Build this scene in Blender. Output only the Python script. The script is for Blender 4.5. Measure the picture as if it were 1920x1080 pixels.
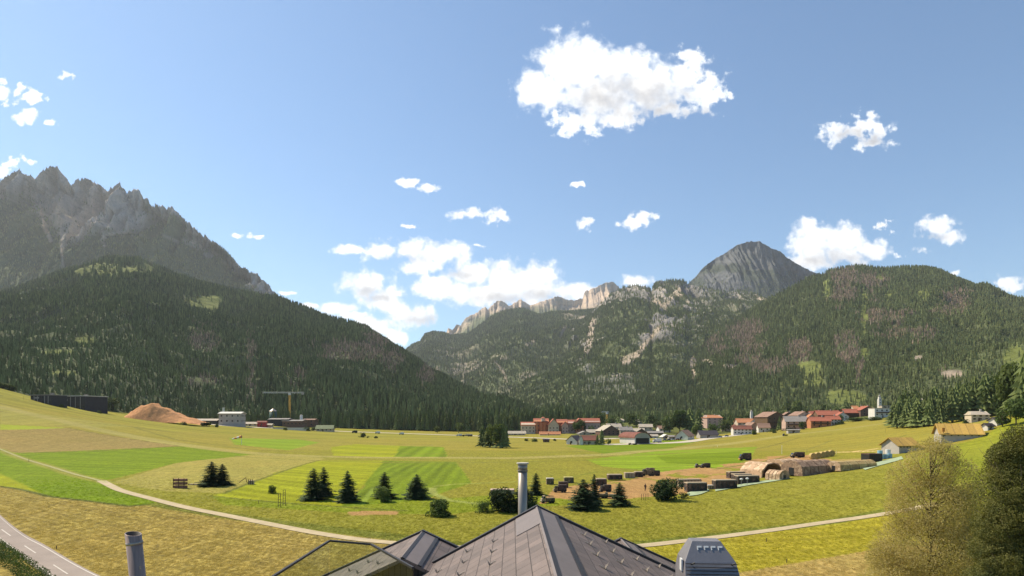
import bpy, math, random
import numpy as np
from mathutils import Vector, Matrix
random.seed(7); rng = np.random.default_rng(7)
S = bpy.context.scene
for o in list(bpy.data.objects): bpy.data.objects.remove(o)

# ------------------------------------------------------------------ camera, sky, sun, exposure
F = 1144.0; CX = 960.0; HY = 787.0; CH = 16.0       # focal length in photo pixels, horizon row, eye height
cd = bpy.data.cameras.new('camera'); cam = bpy.data.objects.new('camera', cd); S.collection.objects.link(cam)
cd.sensor_width = 36; cd.lens = 36*F/1920; cd.shift_y = (HY-540)/1920; cd.clip_start = .1; cd.clip_end = 60000
cam.location = (0, 0, CH); cam.rotation_euler = (math.radians(90), 0, 0); S.camera = cam
S.render.resolution_x = 1024; S.render.resolution_y = 576
S.view_settings.view_transform = 'Standard'; S.view_settings.look = 'None'; S.view_settings.gamma = 1
S.view_settings.exposure = 1.0
try:
    S.cycles.use_denoising = True; S.cycles.max_bounces = 6; S.cycles.transparent_max_bounces = 16
except Exception: pass
SUN_EL = math.radians(50); SUN_AZ = math.radians(-62)      # azimuth clockwise from +Y; the sun stands front left
sd = Vector((math.sin(SUN_AZ)*math.cos(SUN_EL), math.cos(SUN_AZ)*math.cos(SUN_EL), math.sin(SUN_EL)))
sl = bpy.data.lights.new('sun', 'SUN'); so = bpy.data.objects.new('sun', sl); S.collection.objects.link(so)
sl.energy = 3.8; sl.angle = math.radians(.5); sl.color = (1, .89, .68); so.rotation_euler = (-sd).to_track_quat('-Z', 'Y').to_euler()
so.location = (-60, 40, 120)

class NT:
    """small helper for node trees"""
    def __init__(s, t): s.t = t; s.n = t.nodes; s.l = t.links
    def new(s, ty, **k):
        n = s.n.new(ty)
        for a, v in k.items(): setattr(n, a, v)
        return n
    def put(s, sock, v):
        if v is None: return
        if hasattr(v, 'links'): s.l.new(v, sock)
        else: sock.default_value = v
    def math(s, op, a, b=None, c=None, clamp=False):
        n = s.new('ShaderNodeMath', operation=op, use_clamp=clamp)
        for i, v in enumerate((a, b, c)): s.put(n.inputs[i], v) if v is not None else None
        return n.outputs[0]
    def vec(s, op, a, b=None, out=0):
        n = s.new('ShaderNodeVectorMath', operation=op); s.put(n.inputs[0], a)
        if b is not None: s.put(n.inputs[3] if op == 'SCALE' else n.inputs[1], b)
        return n.outputs[1] if op in ('LENGTH', 'DOT_PRODUCT', 'DISTANCE') else n.outputs[0]
    def noise(s, co, scale, detail=4, rough=.55, out='Fac', dist=0):
        n = s.new('ShaderNodeTexNoise'); s.put(n.inputs['Vector'], co) if co is not None else None
        n.inputs['Scale'].default_value = scale; n.inputs['Detail'].default_value = detail
        n.inputs['Roughness'].default_value = rough; n.inputs['Distortion'].default_value = dist
        return n.outputs[out]
    def mix(s, f, a, b, blend='MIX'):
        n = s.new('ShaderNodeMix', data_type='RGBA', blend_type=blend)
        s.put(n.inputs['Factor'], f)
        for sock, v in ((n.inputs[6], a), (n.inputs[7], b)):
            s.put(sock, (tuple(v)+(1,))[:4] if isinstance(v, (tuple, list)) else v)
        return n.outputs[2]
    def rng(s, v, a, b, c=0, d=1, smooth=False):
        n = s.new('ShaderNodeMapRange', interpolation_type='SMOOTHSTEP' if smooth else 'LINEAR')
        s.put(n.inputs[0], v)
        for i, q in enumerate((a, b, c, d)): s.put(n.inputs[i+1], q)
        return n.outputs[0]
    def attr(s, name, out='Color', ty='GEOMETRY'):
        n = s.new('ShaderNodeAttribute', attribute_name=name, attribute_type=ty); return n.outputs[out]

# clouds of the sky: (x, y, rx, ry, wispiness) in the photograph's angles; soft grey undersides below
CL = [(1070,120,70,72,0),(1015,170,58,45,.1),(1105,115,38,52,0),(1150,130,52,52,0),(1195,125,34,44,0),(1125,180,90,62,0),(1215,165,85,62,0),(1280,150,40,42,.1),
      (1315,160,50,60,.5),(1290,105,26,20,.6),(1085,228,62,36,.7),(1160,215,60,32,.5),(1330,180,44,34,.9),(1250,205,50,24,.6),(1300,118,36,26,.6),
      (1570,248,38,26,.6),(1625,240,60,30,.8),(1635,262,40,24,.8),
      (1525,458,52,48,.1),(1515,425,22,22,.1),(1580,450,52,34,.1),(1630,470,42,26,.15),(1520,490,60,24,.2),(1585,480,65,22,.2),
      (1755,425,38,26,.3),(1785,444,30,16,.3),(1732,468,24,10,.5),(1790,514,13,8,.3),(1895,532,34,18,.5),
      (760,343,34,11,.5),(800,353,30,11,.6),(875,402,44,13,.4),(930,402,30,20,.7),(1095,418,20,16,.7),(1188,418,34,14,.7),(1205,406,26,12,.8),
      (660,468,40,13,.4),(712,470,42,24,.4),(770,465,34,22,.2),(830,475,64,30,.1),(885,515,52,30,.2),(950,525,60,42,.05),(1010,520,44,36,.05),(1010,548,60,30,.1),(1080,545,60,20,.2),(820,540,56,30,.3),
      (680,535,56,30,.1),(720,560,54,30,.2),(770,590,60,26,.3),(630,578,52,14,.1),(700,606,56,18,.2),(742,632,34,14,.2),(1195,528,40,14,.2),(1120,548,50,14,.2),(900,555,90,24,.2),
      (850,545,60,26,.2),(790,500,50,20,.3),(930,550,60,24,.1),(735,575,40,20,.3),(585,572,24,8,.2),(660,592,40,10,.2),(720,620,36,12,.2),(15,155,16,14,1.3),(45,165,20,14,1.4),(60,190,26,12,1.3),(52,217,26,20,.5),(88,230,20,9,.7),(6,176,18,18,.2),(30,182,44,26,1.25),(120,140,22,12,1.1),(4,324,14,16,.1),(443,441,17,6,.6),(487,442,22,6,1.1),(540,548,26,5,.7),(768,424,26,5,1.1),(900,460,12,5,.9),(1655,425,22,12,1.3),(1688,482,16,8,.9),(20,305,40,14,1.2),(1078,345,14,6,1.2)]
GR = [(1130,190,90,50),(1230,190,95,50),(950,560,80,16),(1010,556,60,14),(760,485,50,12),(1165,165,75,34),(1215,210,105,36),(1110,185,60,20),(1300,215,55,20),(1590,255,50,22),(1570,490,90,22),(1640,500,30,12),(1750,445,40,12),(705,560,34,12),(860,515,30,14),(690,548,40,16),(800,600,50,14),(1640,262,36,16)]
w = bpy.data.worlds.new('World'); S.world = w; w.use_nodes = True
t = NT(w.node_tree); t.n.clear()
out = t.new('ShaderNodeOutputWorld'); sky = t.new('ShaderNodeTexSky', sky_type='NISHITA')
sky.sun_disc = False; sky.sun_elevation = SUN_EL; sky.sun_rotation = SUN_AZ
sky.altitude = 800; sky.air_density = 1.05; sky.dust_density = .7; sky.ozone_density = 2.6
bg = t.new('ShaderNodeBackground'); bg.inputs[1].default_value = 0.082; t.l.new(t.vec('MULTIPLY', sky.outputs[0], (.84, .99, 1.02)), bg.inputs[0])
tc = t.new('ShaderNodeTexCoord'); sp = t.new('ShaderNodeSeparateXYZ'); t.l.new(tc.outputs['Generated'], sp.inputs[0])
dy = t.math('MAXIMUM', sp.outputs[1], .02)
cu = t.math('DIVIDE', sp.outputs[0], dy); cv = t.math('DIVIDE', sp.outputs[2], dy)
cb = t.new('ShaderNodeCombineXYZ'); t.l.new(cu, cb.inputs[0]); t.l.new(cv, cb.inputs[1]); P = cb.outputs[0]
wn = t.noise(P, 26, 5, .6, 'Color'); P2 = t.vec('ADD', P, t.vec('SCALE', t.vec('SUBTRACT', wn, (.5, .5, .5)), .016))
n1 = t.noise(P, 48, 8, .56); n1 = t.math('SUBTRACT', n1, .5)
vb = t.new('ShaderNodeTexVoronoi', feature='SMOOTH_F1'); vb.inputs['Scale'].default_value = 48; vb.inputs['Detail'].default_value = 3; vb.inputs['Smoothness'].default_value = .5; t.l.new(P2, vb.inputs['Vector'])
bil = t.math('SUBTRACT', .45, vb.outputs['Distance'])
field = None
for (x, y, rx, ry, wi) in CL:
    c = ((x-CX)/F, (HY-y)/F, 0)
    d = t.vec('LENGTH', t.vec('MULTIPLY', t.vec('SUBTRACT', P2, c), (F/rx/1.34, F/ry/1.32, 1)))
    f = t.math('MULTIPLY_ADD', n1, .55+2.5*wi, t.math('SUBTRACT', 1-.16*wi, d))
    field = f if field is None else t.math('SMOOTH_MAX', field, f, .08)
field = t.math('MULTIPLY_ADD', bil, .42, field)
al = t.rng(field, -.02, .42, 0, 1, True)
gf = None
for (x, y, rx, ry) in GR:
    c = ((x-CX)/F, (HY-y)/F, 0)
    d = t.vec('LENGTH', t.vec('MULTIPLY', t.vec('SUBTRACT', P2, c), (F/rx, F/ry, 1)))
    f = t.math('SUBTRACT', 1.15, d); gf = f if gf is None else t.math('MAXIMUM', gf, f)
gf = t.rng(t.math('MULTIPLY_ADD', n1, 1.6, gf), -.1, 1.2, 0, 1, True)
thin = t.rng(field, .1, .9, .42, 0, True)
gsum = t.math('ADD', t.math('MULTIPLY', gf, .72), t.math('MAXIMUM', t.math('MULTIPLY', t.math('MULTIPLY', bil, t.noise(P, 20, 3)), -.7), 0), clamp=True)
ccol = t.mix(gsum, (1.0, .99, .96), (.42, .41, .42)); ccol = t.mix(thin, ccol, (.6, .7, .84))
cbg = t.new('ShaderNodeBackground'); t.l.new(ccol, cbg.inputs[0]); cbg.inputs[1].default_value = .74
al = t.math('MULTIPLY', al, t.math('GREATER_THAN', sp.outputs[1], .05))
mx = t.new('ShaderNodeMixShader'); t.l.new(al, mx.inputs[0]); t.l.new(bg.outputs[0], mx.inputs[1]); t.l.new(cbg.outputs[0], mx.inputs[2]); t.l.new(mx.outputs[0], out.inputs[0])
w.cycles.sampling_method = 'MANUAL'; w.cycles.sample_map_resolution = 512

# ------------------------------------------------------------------ helpers
def tag(o, label=None, cat=None, group=None, kind=None):
    if label: o['label'] = label
    if cat: o['category'] = cat
    if group: o['group'] = group
    if kind: o['kind'] = kind
    return o
def empty(name, loc, rz=0, label=None, cat=None, group=None):
    o = bpy.data.objects.new(name, None); S.collection.objects.link(o); o.location = loc; o.rotation_euler = (0, 0, rz)
    return tag(o, label, cat, group)
def copy_tree(o, parent=None):
    c = o.copy(); S.collection.objects.link(c); c.parent = parent
    for ch in o.children: copy_tree(ch, c)
    return c
def h2(ix, iy, seed):
    n = (ix.astype(np.int64)*374761393 + iy.astype(np.int64)*668265263 + seed*974634541) & 0xffffffff
    n = ((n ^ (n >> 13))*1274126177) & 0xffffffff
    return ((n ^ (n >> 16)) & 0xffffff)/float(0xffffff)
def vn(x, y, seed=0):
    x = np.asarray(x, float); y = np.asarray(y, float)
    ix = np.floor(x); iy = np.floor(y); fx = x-ix; fy = y-iy
    fx = fx*fx*fx*(fx*(fx*6-15)+10); fy = fy*fy*fy*(fy*(fy*6-15)+10)
    a = h2(ix, iy, seed); b = h2(ix+1, iy, seed); c = h2(ix, iy+1, seed); d = h2(ix+1, iy+1, seed)
    return (a*(1-fx)+b*fx)*(1-fy)+(c*(1-fx)+d*fx)*fy
def fbm(x, y, oct=5, seed=0, g=.5):
    s = 0; a = 1; tt = 0
    for i in range(oct):
        s = s+a*vn(x*2**i+i*17.3, y*2**i-i*9.1, seed+i); tt += a; a *= g
    return s/tt
def ridged(x, y, oct=5, seed=0, g=.5):
    s = 0; a = 1; tt = 0
    for i in range(oct):
        s = s+a*(1-np.abs(2*vn(x*2**i+i*7.7, y*2**i+i*3.3, seed+i)-1)); tt += a; a *= g
    return s/tt
def inpoly(x, y, poly):
    r = np.zeros(np.shape(x), bool); n = len(poly)
    for i in range(n):
        x1, y1 = poly[i]; x2, y2 = poly[(i+1) % n]
        if y1 == y2: continue
        r ^= ((y1 > y) != (y2 > y)) & (x < (x2-x1)*(y-y1)/(y2-y1)+x1)
    return r
def sstep(a, b, x):
    q = np.clip((x-a)/(b-a), 0, 1); return q*q*(3-2*q)
def np_mesh(name, V, Fq, mats, parent=None, smooth=True, attrs=None, midx=None):
    me = bpy.data.meshes.new(name); V = np.asarray(V, np.float32); Fq = np.asarray(Fq, np.int32)
    me.vertices.add(len(V)); me.vertices.foreach_set('co', V.ravel()); k = Fq.shape[1]
    me.loops.add(Fq.size); me.loops.foreach_set('vertex_index', Fq.ravel())
    me.polygons.add(len(Fq)); me.polygons.foreach_set('loop_start', np.arange(0, Fq.size, k, dtype=np.int32))
    me.polygons.foreach_set('loop_total', np.full(len(Fq), k, np.int32))
    me.polygons.foreach_set('use_smooth', np.full(len(Fq), smooth))
    if midx is not None: me.polygons.foreach_set('material_index', np.asarray(midx, np.int32))
    for an, arr in (attrs or {}).items():
        arr = np.asarray(arr, np.float32)
        if arr.ndim == 2:
            at_ = me.attributes.new(an, 'FLOAT_COLOR', 'POINT'); c4 = np.ones((len(V), 4), np.float32); c4[:, :3] = arr; at_.data.foreach_set('color', c4.ravel())
        else:
            at_ = me.attributes.new(an, 'FLOAT', 'POINT'); at_.data.foreach_set('value', arr)
    me.update(calc_edges=True); me.validate()
    for m in (mats if isinstance(mats, (list, tuple)) else [mats]): me.materials.append(m)
    o = bpy.data.objects.new(name, me); S.collection.objects.link(o); o.parent = parent
    return o
def grid_faces(nr, nc):
    i = np.arange(nr-1)[:, None]*nc+np.arange(nc-1)[None, :]; i = i.ravel()
    return np.stack([i, i+1, i+nc+1, i+nc], 1)

# ------------------------------------------------------------------ terrain of the valley floor
CT = [(0,0),(0,60),(0,110),(0,200),(0,330),(0,500),(-60,90),(70,90),(-120,260),(110,300),(-100,430),(-150,150),(0,-80),(-250,-60),(250,-60),(60,170)]
CT = [(x, y, 0.) for x, y in CT]
def pxc(px, py, Y): return ((px-CX)/F*Y, Y, CH+(HY-py)/F*Y)
for p in [(0,727,475),(60,744,490),(100,755,500),(150,768,515),(200,772,545),(400,790,640),(600,802,700),(0,850,230),(0,915,125),(0,970,92),(0,780,340),(240,860,215),(300,800,430),
          (760,808,720),(960,811,727),(1100,826,480),(1180,832,450),(1290,822,520),(1370,815,600),(1440,808,620),(1540,797,590),(1670,785,560),(1650,835,330),(1690,852,220),
          (1800,825,230),(1860,795,240),(1920,775,250),(1920,850,150),(1920,950,90),(1720,900,120),(1675,960,100),(1440,900,160),(1240,792,800),(1400,797,760),(960,802,850),
          (960,792,1100),(1670,770,800),(1920,735,520),(-150,700,450),(2060,740,250),(2060,880,100),(-150,940,100),(1240,780,1300),(700,790,1300)]: CT.append(pxc(*p))
CT = np.array(CT); _c2 = 45.0**2
def _k(ax, ay, bx, by): return np.sqrt((ax-bx)**2+(ay-by)**2+_c2)
_n = len(CT); _A = np.zeros((_n+3, _n+3)); _A[:_n, :_n] = _k(CT[:, 0][:, None], CT[:, 1][:, None], CT[:, 0][None], CT[:, 1][None])-np.eye(_n)*2
_A[:_n, _n] = 1; _A[:_n, _n+1] = CT[:, 0]; _A[:_n, _n+2] = CT[:, 1]; _A[_n:, :_n] = _A[:_n, _n:].T
_w = np.linalg.solve(_A, np.r_[CT[:, 2], 0, 0, 0])
def G(X, Y):
    X = np.asarray(X, float); Y = np.asarray(Y, float)
    z = _w[_n]+_w[_n+1]*X+_w[_n+2]*Y
    for i in range(_n): z = z+_w[i]*_k(X, Y, CT[i, 0], CT[i, 1])
    return z
def at(px, py, ymax=1500):
    """where a line of sight meets the valley floor"""
    u = (px-CX)/F; v = (HY-py)/F
    Y = np.geomspace(15, ymax, 900); d = CH+v*Y-G(u*Y, Y)
    k = np.argmax(d < 0) if (d < 0).any() else int(np.argmin(d))
    if k > 0 and d[k] < 0: y0 = Y[k-1]+(Y[k]-Y[k-1])*d[k-1]/(d[k-1]-d[k])
    else: y0 = Y[k]
    return Vector((u*y0, y0, float(G(u*y0, y0))))
def place(px, py, Y):
    q = at(px, py); ok = abs(CH+(HY-py)/F*q.y-q.z) < .5
    return q if ok and q.y < Y*1.5 else Vector(((px-CX)/F*Y, Y, CH+(HY-py)/F*Y))
def proj(X, Y, Z):
    Ys = np.maximum(Y, 1.); return CX+F*X/Ys, HY-F*(Z-CH)/Ys

# ------------------------------------------------------------------ materials
def mat(name):
    m = bpy.data.materials.new(name); m.use_nodes = True; t = NT(m.node_tree); b = m.node_tree.nodes['Principled BSDF']
    b.inputs['Specular IOR Level'].default_value = .25; return m, t, b
def plain(name, col, rough=.8, var=.18, scale=1.5, metal=0, spec=.25, bump=0, stretch=(1,1,1), scale2=None):
    m, t, b = mat(name); co = t.new('ShaderNodeTexCoord').outputs['Object']
    co = t.vec('MULTIPLY', co, stretch)
    n = t.noise(co, scale, 6, .6); f = t.rng(n, .3, .7, 1-var, 1+var)
    n2 = t.noise(co, (scale2 or scale*9), 3, .6); f = t.math('MULTIPLY', f, t.rng(n2, .3, .7, 1-var*.5, 1+var*.5))
    c = t.vec('SCALE', tuple(q*.8 for q in col), f); t.l.new(c, b.inputs['Base Color'])
    b.inputs['Roughness'].default_value = rough; b.inputs['Metallic'].default_value = metal; b.inputs['Specular IOR Level'].default_value = spec
    if bump:
        bp = t.new('ShaderNodeBump'); bp.inputs['Strength'].default_value = bump; bp.inputs['Distance'].default_value = .05; t.l.new(n2, bp.inputs['Height']); t.l.new(bp.outputs[0], b.inputs['Normal'])
    return m
def ground_mat():
    m, t, b = mat('meadow'); pos = t.new('ShaderNodeNewGeometry').outputs['Position']
    col = t.attr('fcol'); sa = t.attr('samp', 'Fac'); sc = t.attr('scoord', 'Fac'); tx = t.attr('tuft', 'Fac')
    big = t.noise(pos, .012, 4, .6); mid = t.noise(t.vec('MULTIPLY', pos, (1, .5, 1)), .07, 5, .65); fine = t.noise(t.vec('MULTIPLY', pos, (1, .3, 1)), .9, 5, .8); fin2 = t.noise(t.vec('MULTIPLY', pos, (1, .25, 1)), 4., 3, .8)
    col = t.mix(t.rng(big, .35, .65, 0, .32), col, t.vec('MULTIPLY', col, (1.25, 1.04, .85)))
    col = t.mix(t.rng(mid, .4, .72, 0, .55), col, t.vec('MULTIPLY', col, (.8, .88, .72)))
    f = t.math('MULTIPLY', t.rng(fine, .3, .7, .66, 1.34), t.rng(fin2, .3, .7, .66, 1.34))
    f = t.math('ADD', t.math('MULTIPLY', t.math('SUBTRACT', f, 1), tx), 1)
    wob = t.math('MULTIPLY_ADD', t.noise(pos, .05, 3), 2.5, sc)
    st = t.math('SINE', wob); st2 = t.math('SINE', t.math('MULTIPLY', wob, .31))
    st = t.math('MULTIPLY', t.math('ADD', st, t.math('MULTIPLY', st2, .7)), t.rng(t.noise(pos, .02, 3), .3, .65, .35, 1.2))
    f = t.math('MULTIPLY', f, t.math('MULTIPLY_ADD', st, sa, 1))
    t.l.new(t.vec('SCALE', col, f), b.inputs['Base Color']); b.inputs['Roughness'].default_value = .95; b.inputs['Specular IOR Level'].default_value = .08
    bp = t.new('ShaderNodeBump'); bp.inputs['Strength'].default_value = .55; bp.inputs['Distance'].default_value = .6
    hh = t.math('MULTIPLY', t.math('ADD', fine, t.math('MULTIPLY', fin2, .35)), tx)
    t.l.new(hh, bp.inputs['Height']); t.l.new(bp.outputs[0], b.inputs['Normal'])
    return m

# field colours (albedo)
DRY = (.28,.215,.06); DRY2 = (.285,.25,.07); MEA = (.225,.215,.032); MEA2 = (.26,.24,.04); GRN = (.15,.215,.010); GRN2 = (.12,.175,.015); LIM = (.255,.275,.014); YEL = (.33,.30,.05); TAN = (.36,.27,.13); DIRT = (.36,.22,.10)
# (polygon in the photograph's angles, colour, tuft, stripe amplitude, stripe heading deg, stripe period m)
FLD = [
 ([(-400,640),(2400,640),(2400,850),(960,845),(-400,860)], (.255,.225,.042), .7, .06, 80, 14),
 ([(1060,760),(1060,812),(1120,822),(1250,822),(1330,817),(1400,808),(1470,805),(1560,793),(1670,783),(1700,790),(1800,780),(2000,775),(2000,700),(1060,700)], (.11,.125,.04), 1., 0, 0, 9),
 ([(-400,1200),(-400,820),(0,842),(960,845),(2400,845),(2400,1300)], MEA, 1., .03, 20, 9),
 ([(-400,700),(0,727),(400,790),(800,812),(880,818),(880,826),(520,822),(300,806),(0,755)], (.24,.225,.036), .5, .14, 100, 22),
 ([(0,765),(250,800),(110,800),(0,795)], (.27,.25,.06), .6, .05, 10, 8), ([(0,796),(125,802),(60,806),(0,805)], (.27,.32,.03), .4, 0, 0, 8),
 ([(-400,800),(0,806),(130,803),(240,822),(340,836),(180,845),(0,850),(-400,845)], (.265,.205,.075), 1., .03, 10, 9),
 ([(-400,846),(40,849),(150,845),(340,837),(450,848),(470,853),(330,868),(225,895),(190,902),(120,885),(0,843)], GRN, .9, .10, 75, 6),
 ([(470,853),(560,852),(610,860),(520,885),(425,925),(300,920),(210,905),(330,868)], (.29,.26,.07), 1.1, .03, 30, 9),
 ([(-400,790),(0,842),(190,903),(300,944),(240,948),(90,930),(-400,860)], GRN, 1., .06, 80, 7),
 ([(-400,860),(0,888),(90,930),(0,911),(-400,900)], LIM, .7, .1, 20, 8),
 ([(-400,880),(0,911),(90,930),(240,948),(330,943),(480,975),(620,1000),(850,1024),(960,1030),(960,1300),(-400,1300)], (.295,.23,.07), 1.6, .14, 62, 1.5),
 ([(560,824),(430,821),(440,834),(540,844),(600,830)], (.19,.27,.02), .5, .14, 95, 9),
 ([(620,838),(665,833),(750,836),(740,858),(625,854)], LIM, .5, .16, 60, 9), ([(750,836),(832,838),(840,858),(740,858)], GRN, .5, .2, 4, 8),
 ([(600,863),(720,864),(700,890),(660,930),(640,950),(500,945),(395,930),(430,920),(520,885)], LIM, .7, .13, 60, 5.5),
 ([(720,864),(855,866),(885,905),(800,935),(770,955),(640,950),(680,915),(700,885)], (.145,.20,.012), .7, .16, 2, 3.6),
 ([(395,930),(640,950),(900,930),(1010,925),(1100,945),(900,958),(840,965),(660,962),(420,947)], (.19,.225,.018), 1., .05, 85, 6),
 ([(1060,836),(1240,826),(1330,823),(1240,845),(1140,852)], GRN, .5, .15, 80, 11),
 ([(1100,862),(1240,845),(1420,838),(1400,868),(1330,880),(1240,885),(1130,875)], (.20,.28,.02), .5, .16, 97, 9),
 ([(1230,855),(1390,846),(1400,866),(1340,872),(1250,868)], GRN, .5, .16, 97, 9),
 ([(1230,886),(1380,868),(1440,856),(1520,852),(1560,862),(1480,880),(1380,905),(1350,912),(1290,925),(1130,940),(1010,945),(1040,915),(1120,905),(1180,900)], DIRT, .7, .05, 30, 8),
 ([(1480,880),(1560,862),(1640,858),(1600,880),(1520,892)], (.30,.23,.08), .8, .05, 30, 8),
 ([(1200,1027),(1675,963),(1720,990),(1640,1045),(1400,1300),(900,1300),(900,1040)], (.30,.265,.03), .9, .17, 97, 3.3),
 ([(1380,1075),(1640,1030),(1760,1020),(1760,1300),(1300,1300)], (.36,.27,.10), 1., .08, 60, 3),
 ([(1690,860),(1840,820),(1920,770),(2300,700),(2300,1100),(1900,980),(1700,940)], (.22,.24,.025), 1., .05, 80, 7),
 ([(650,960),(690,957),(750,959),(745,965),(660,966)], DIRT, .6, 0, 0, 9),
]
# narrow lanes drawn into the turf: (line, half width m, colour)
LN = [([(0,741),(130,768),(300,792)], .8, (.16,.16,.035)), ([(0,757),(150,786),(380,816)], .9, (.17,.165,.04)), ([(0,771),(100,787),(200,796),(260,801)], .6, (.19,.17,.05)), ([(250,801),(330,824),(470,842),(700,851),(960,852),(1150,845),(1300,832),(1480,810)], .9, (.18,.17,.04)), ([(560,824),(700,832),(840,835)], .5, (.18,.17,.04)), ([(130,803),(340,836),(180,846),(40,850)], .6, (.15,.13,.04)), ([(1400,850),(1560,825),(1720,808)], .6, (.2,.19,.05)), ([(1010,905),(1120,885),(1300,872)], .5, (.17,.19,.03)), ([(0,762),(120,790),(330,832),(480,850),(700,858),(960,859),(1150,852),(1300,838),(1480,815),(1670,792)], 5, (.30,.27,.09)),
      ([(0,842),(110,880),(200,905)], 1.5, (.24,.24,.05)), ([(810,915),(812,925),(840,938),(900,945)], .8, (.26,.29,.08)), ([(815,912),(850,908),(1000,902)], .5, (.25,.28,.07)),
      ([(395,930),(560,945),(760,958)], .35, (.13,.14,.03)), ([(420,925),(600,863)], .4, (.14,.15,.03)), ([(0,912),(90,931),(240,949),(300,945)], .5, (.10,.11,.03)),
      ([(960,862),(1240,852),(1500,820),(1680,800)], 1.0, (.19,.17,.04)), ([(440,855),(640,866),(860,868),(1150,862)], 1.0, (.18,.18,.04)), ([(700,915),(680,945)], .35, (.2,.27,.04)),
      ([(1340,880),(1500,850),(1700,815)], .7, (.17,.17,.04)), ([(1640,850),(1700,843),(1560,848)], .9, (.55,.42,.22)), ([(1585,848),(1670,838)], .8, (.55,.42,.22)), ([(300,946),(560,985),(850,1021)], 1.7, (.16,.17,.03)), ([(1210,1019),(1420,994),(1675,955)], 1.4, (.15,.17,.03))]
def field_colour(XX, YY, Z):
    px, py = proj(XX, YY, Z); px = px+ (fbm(XX*.06, YY*.06, 3, 5)-.5)*2.0; py = py+(fbm(XX*.08, YY*.08, 3, 9)-.5)*1.2
    behind = YY < 15
    col = np.tile(np.array(MEA), (len(XX), 1)); tuft = np.ones(len(XX)); sa = np.zeros(len(XX)); sc = np.zeros(len(XX))
    for poly, c, tf, am, hd, per in FLD:
        k = inpoly(px, py, poly) & ~behind
        if c is DIRT: k &= fbm(XX*.07, YY*.05, 4, 61)+.12*(fbm(XX*.4, YY*.3, 2, 62)-.5) > .40
        a = math.radians(hd); col[k] = c; tuft[k] = tf; sa[k] = am; sc[k] = (XX[k]*math.cos(a)+YY[k]*math.sin(a))*2*math.pi/per
    for line, hw, c in LN:
        pts = [at(*p) for p in line]; dm = np.full(len(XX), 1e9)
        for a, b in zip(pts[:-1], pts[1:]):
            L = (b.x-a.x)**2+(b.y-a.y)**2; tt = np.clip(((XX-a.x)*(b.x-a.x)+(YY-a.y)*(b.y-a.y))/L, 0, 1)
            dm = np.minimum(dm, np.hypot(XX-a.x-tt*(b.x-a.x), YY-a.y-tt*(b.y-a.y)))
        k = sstep(hw*1.5, hw*.8, dm)[:, None]; col = col*(1-k)+np.array(c)*k
    return col*np.array([.90, .885, .80]), tuft, sa, sc
def build_ground():
    nr, nc = 620, 1000
    rr = np.linspace(0, 1, nr); Y = -70+78*np.clip(rr*8, 0, 1)+0*rr
    Y = np.where(rr < .06, -70+rr/.06*90, 20*np.exp((np.clip(rr, .06, 1)-.06)/.94*math.log(1700/20)))
    U = np.linspace(-1.25, 1.25, nc); YY, UU = np.meshgrid(Y, U, indexing='ij'); XX = UU*(YY+90)
    XX, YY = XX.ravel(), YY.ravel(); Z = G(XX, YY)
    edge = sstep(1500, 1700, YY); Z = Z-edge*40
    col, tuft, sa, sc = field_colour(XX, YY, Z)
    # forest floor and village ground beyond the fields
    far = YY > 1000; col[far] = (.08, .09, .03)
    o = np_mesh('ground', np.stack([XX, YY, Z], 1), grid_faces(nr, nc), ground_mat(), attrs={'fcol': col, 'samp': sa, 'scoord': sc, 'tuft': tuft})
    tag(o, kind='structure'); return o
build_ground()

# ------------------------------------------------------------------ mountains
def rock_mat(name):
    m, t, b = mat(name); g = t.new('ShaderNodeNewGeometry'); pos = g.outputs['Position']
    base = t.attr('mcol'); rock = t.attr('rock', 'Fac'); gain = .0
    sv = t.vec('MULTIPLY', pos, (1, 1, .28))
    n = t.noise(sv, .02, 9, .68); n2 = t.noise(pos, .11, 6, .7); n3 = t.noise(t.vec('MULTIPLY', pos, (.25, .25, 1.6)), .02, 5, .6)
    f = t.math('MULTIPLY', t.rng(n, .3, .7, .72, 1.25), t.rng(n2, .3, .7, .7, 1.3)); f = t.math('MULTIPLY', f, t.rng(n3, .35, .65, .88, 1.1))
    c = t.vec('SCALE', base, f)
    c = t.mix(t.math('MULTIPLY', t.rng(n, .45, .7), .35), c, t.vec('MULTIPLY', c, (1.12, .95, .78)))
    veg = t.math('MULTIPLY', t.rng(n2, .52, .6, 0, 1), rock); c = t.mix(t.math('MULTIPLY', veg, .5), c, (.06, .075, .03))
    t.l.new(c, b.inputs['Base Color']); b.inputs['Roughness'].default_value = .95; b.inputs['Specular IOR Level'].default_value = .1
    bp = t.new('ShaderNodeBump'); bp.inputs['Strength'].default_value = 1; bp.inputs['Distance'].default_value = 22
    h = t.math('ADD', n, t.math('MULTIPLY', n2, .45)); t.l.new(t.math('MULTIPLY', h, t.math('MULTIPLY_ADD', rock, .85, .15)), bp.inputs['Height']); t.l.new(bp.outputs[0], b.inputs['Normal'])
    return m
RM = rock_mat('mountain')
ZL = []                                                         # (X, Y, Z, scale, tint, proto)
def interp(pts, px):
    a = np.array(sorted(pts)); return np.interp(px, a[:, 0], a[:, 1]), np.interp(px, a[:, 0], a[:, 2])
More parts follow.
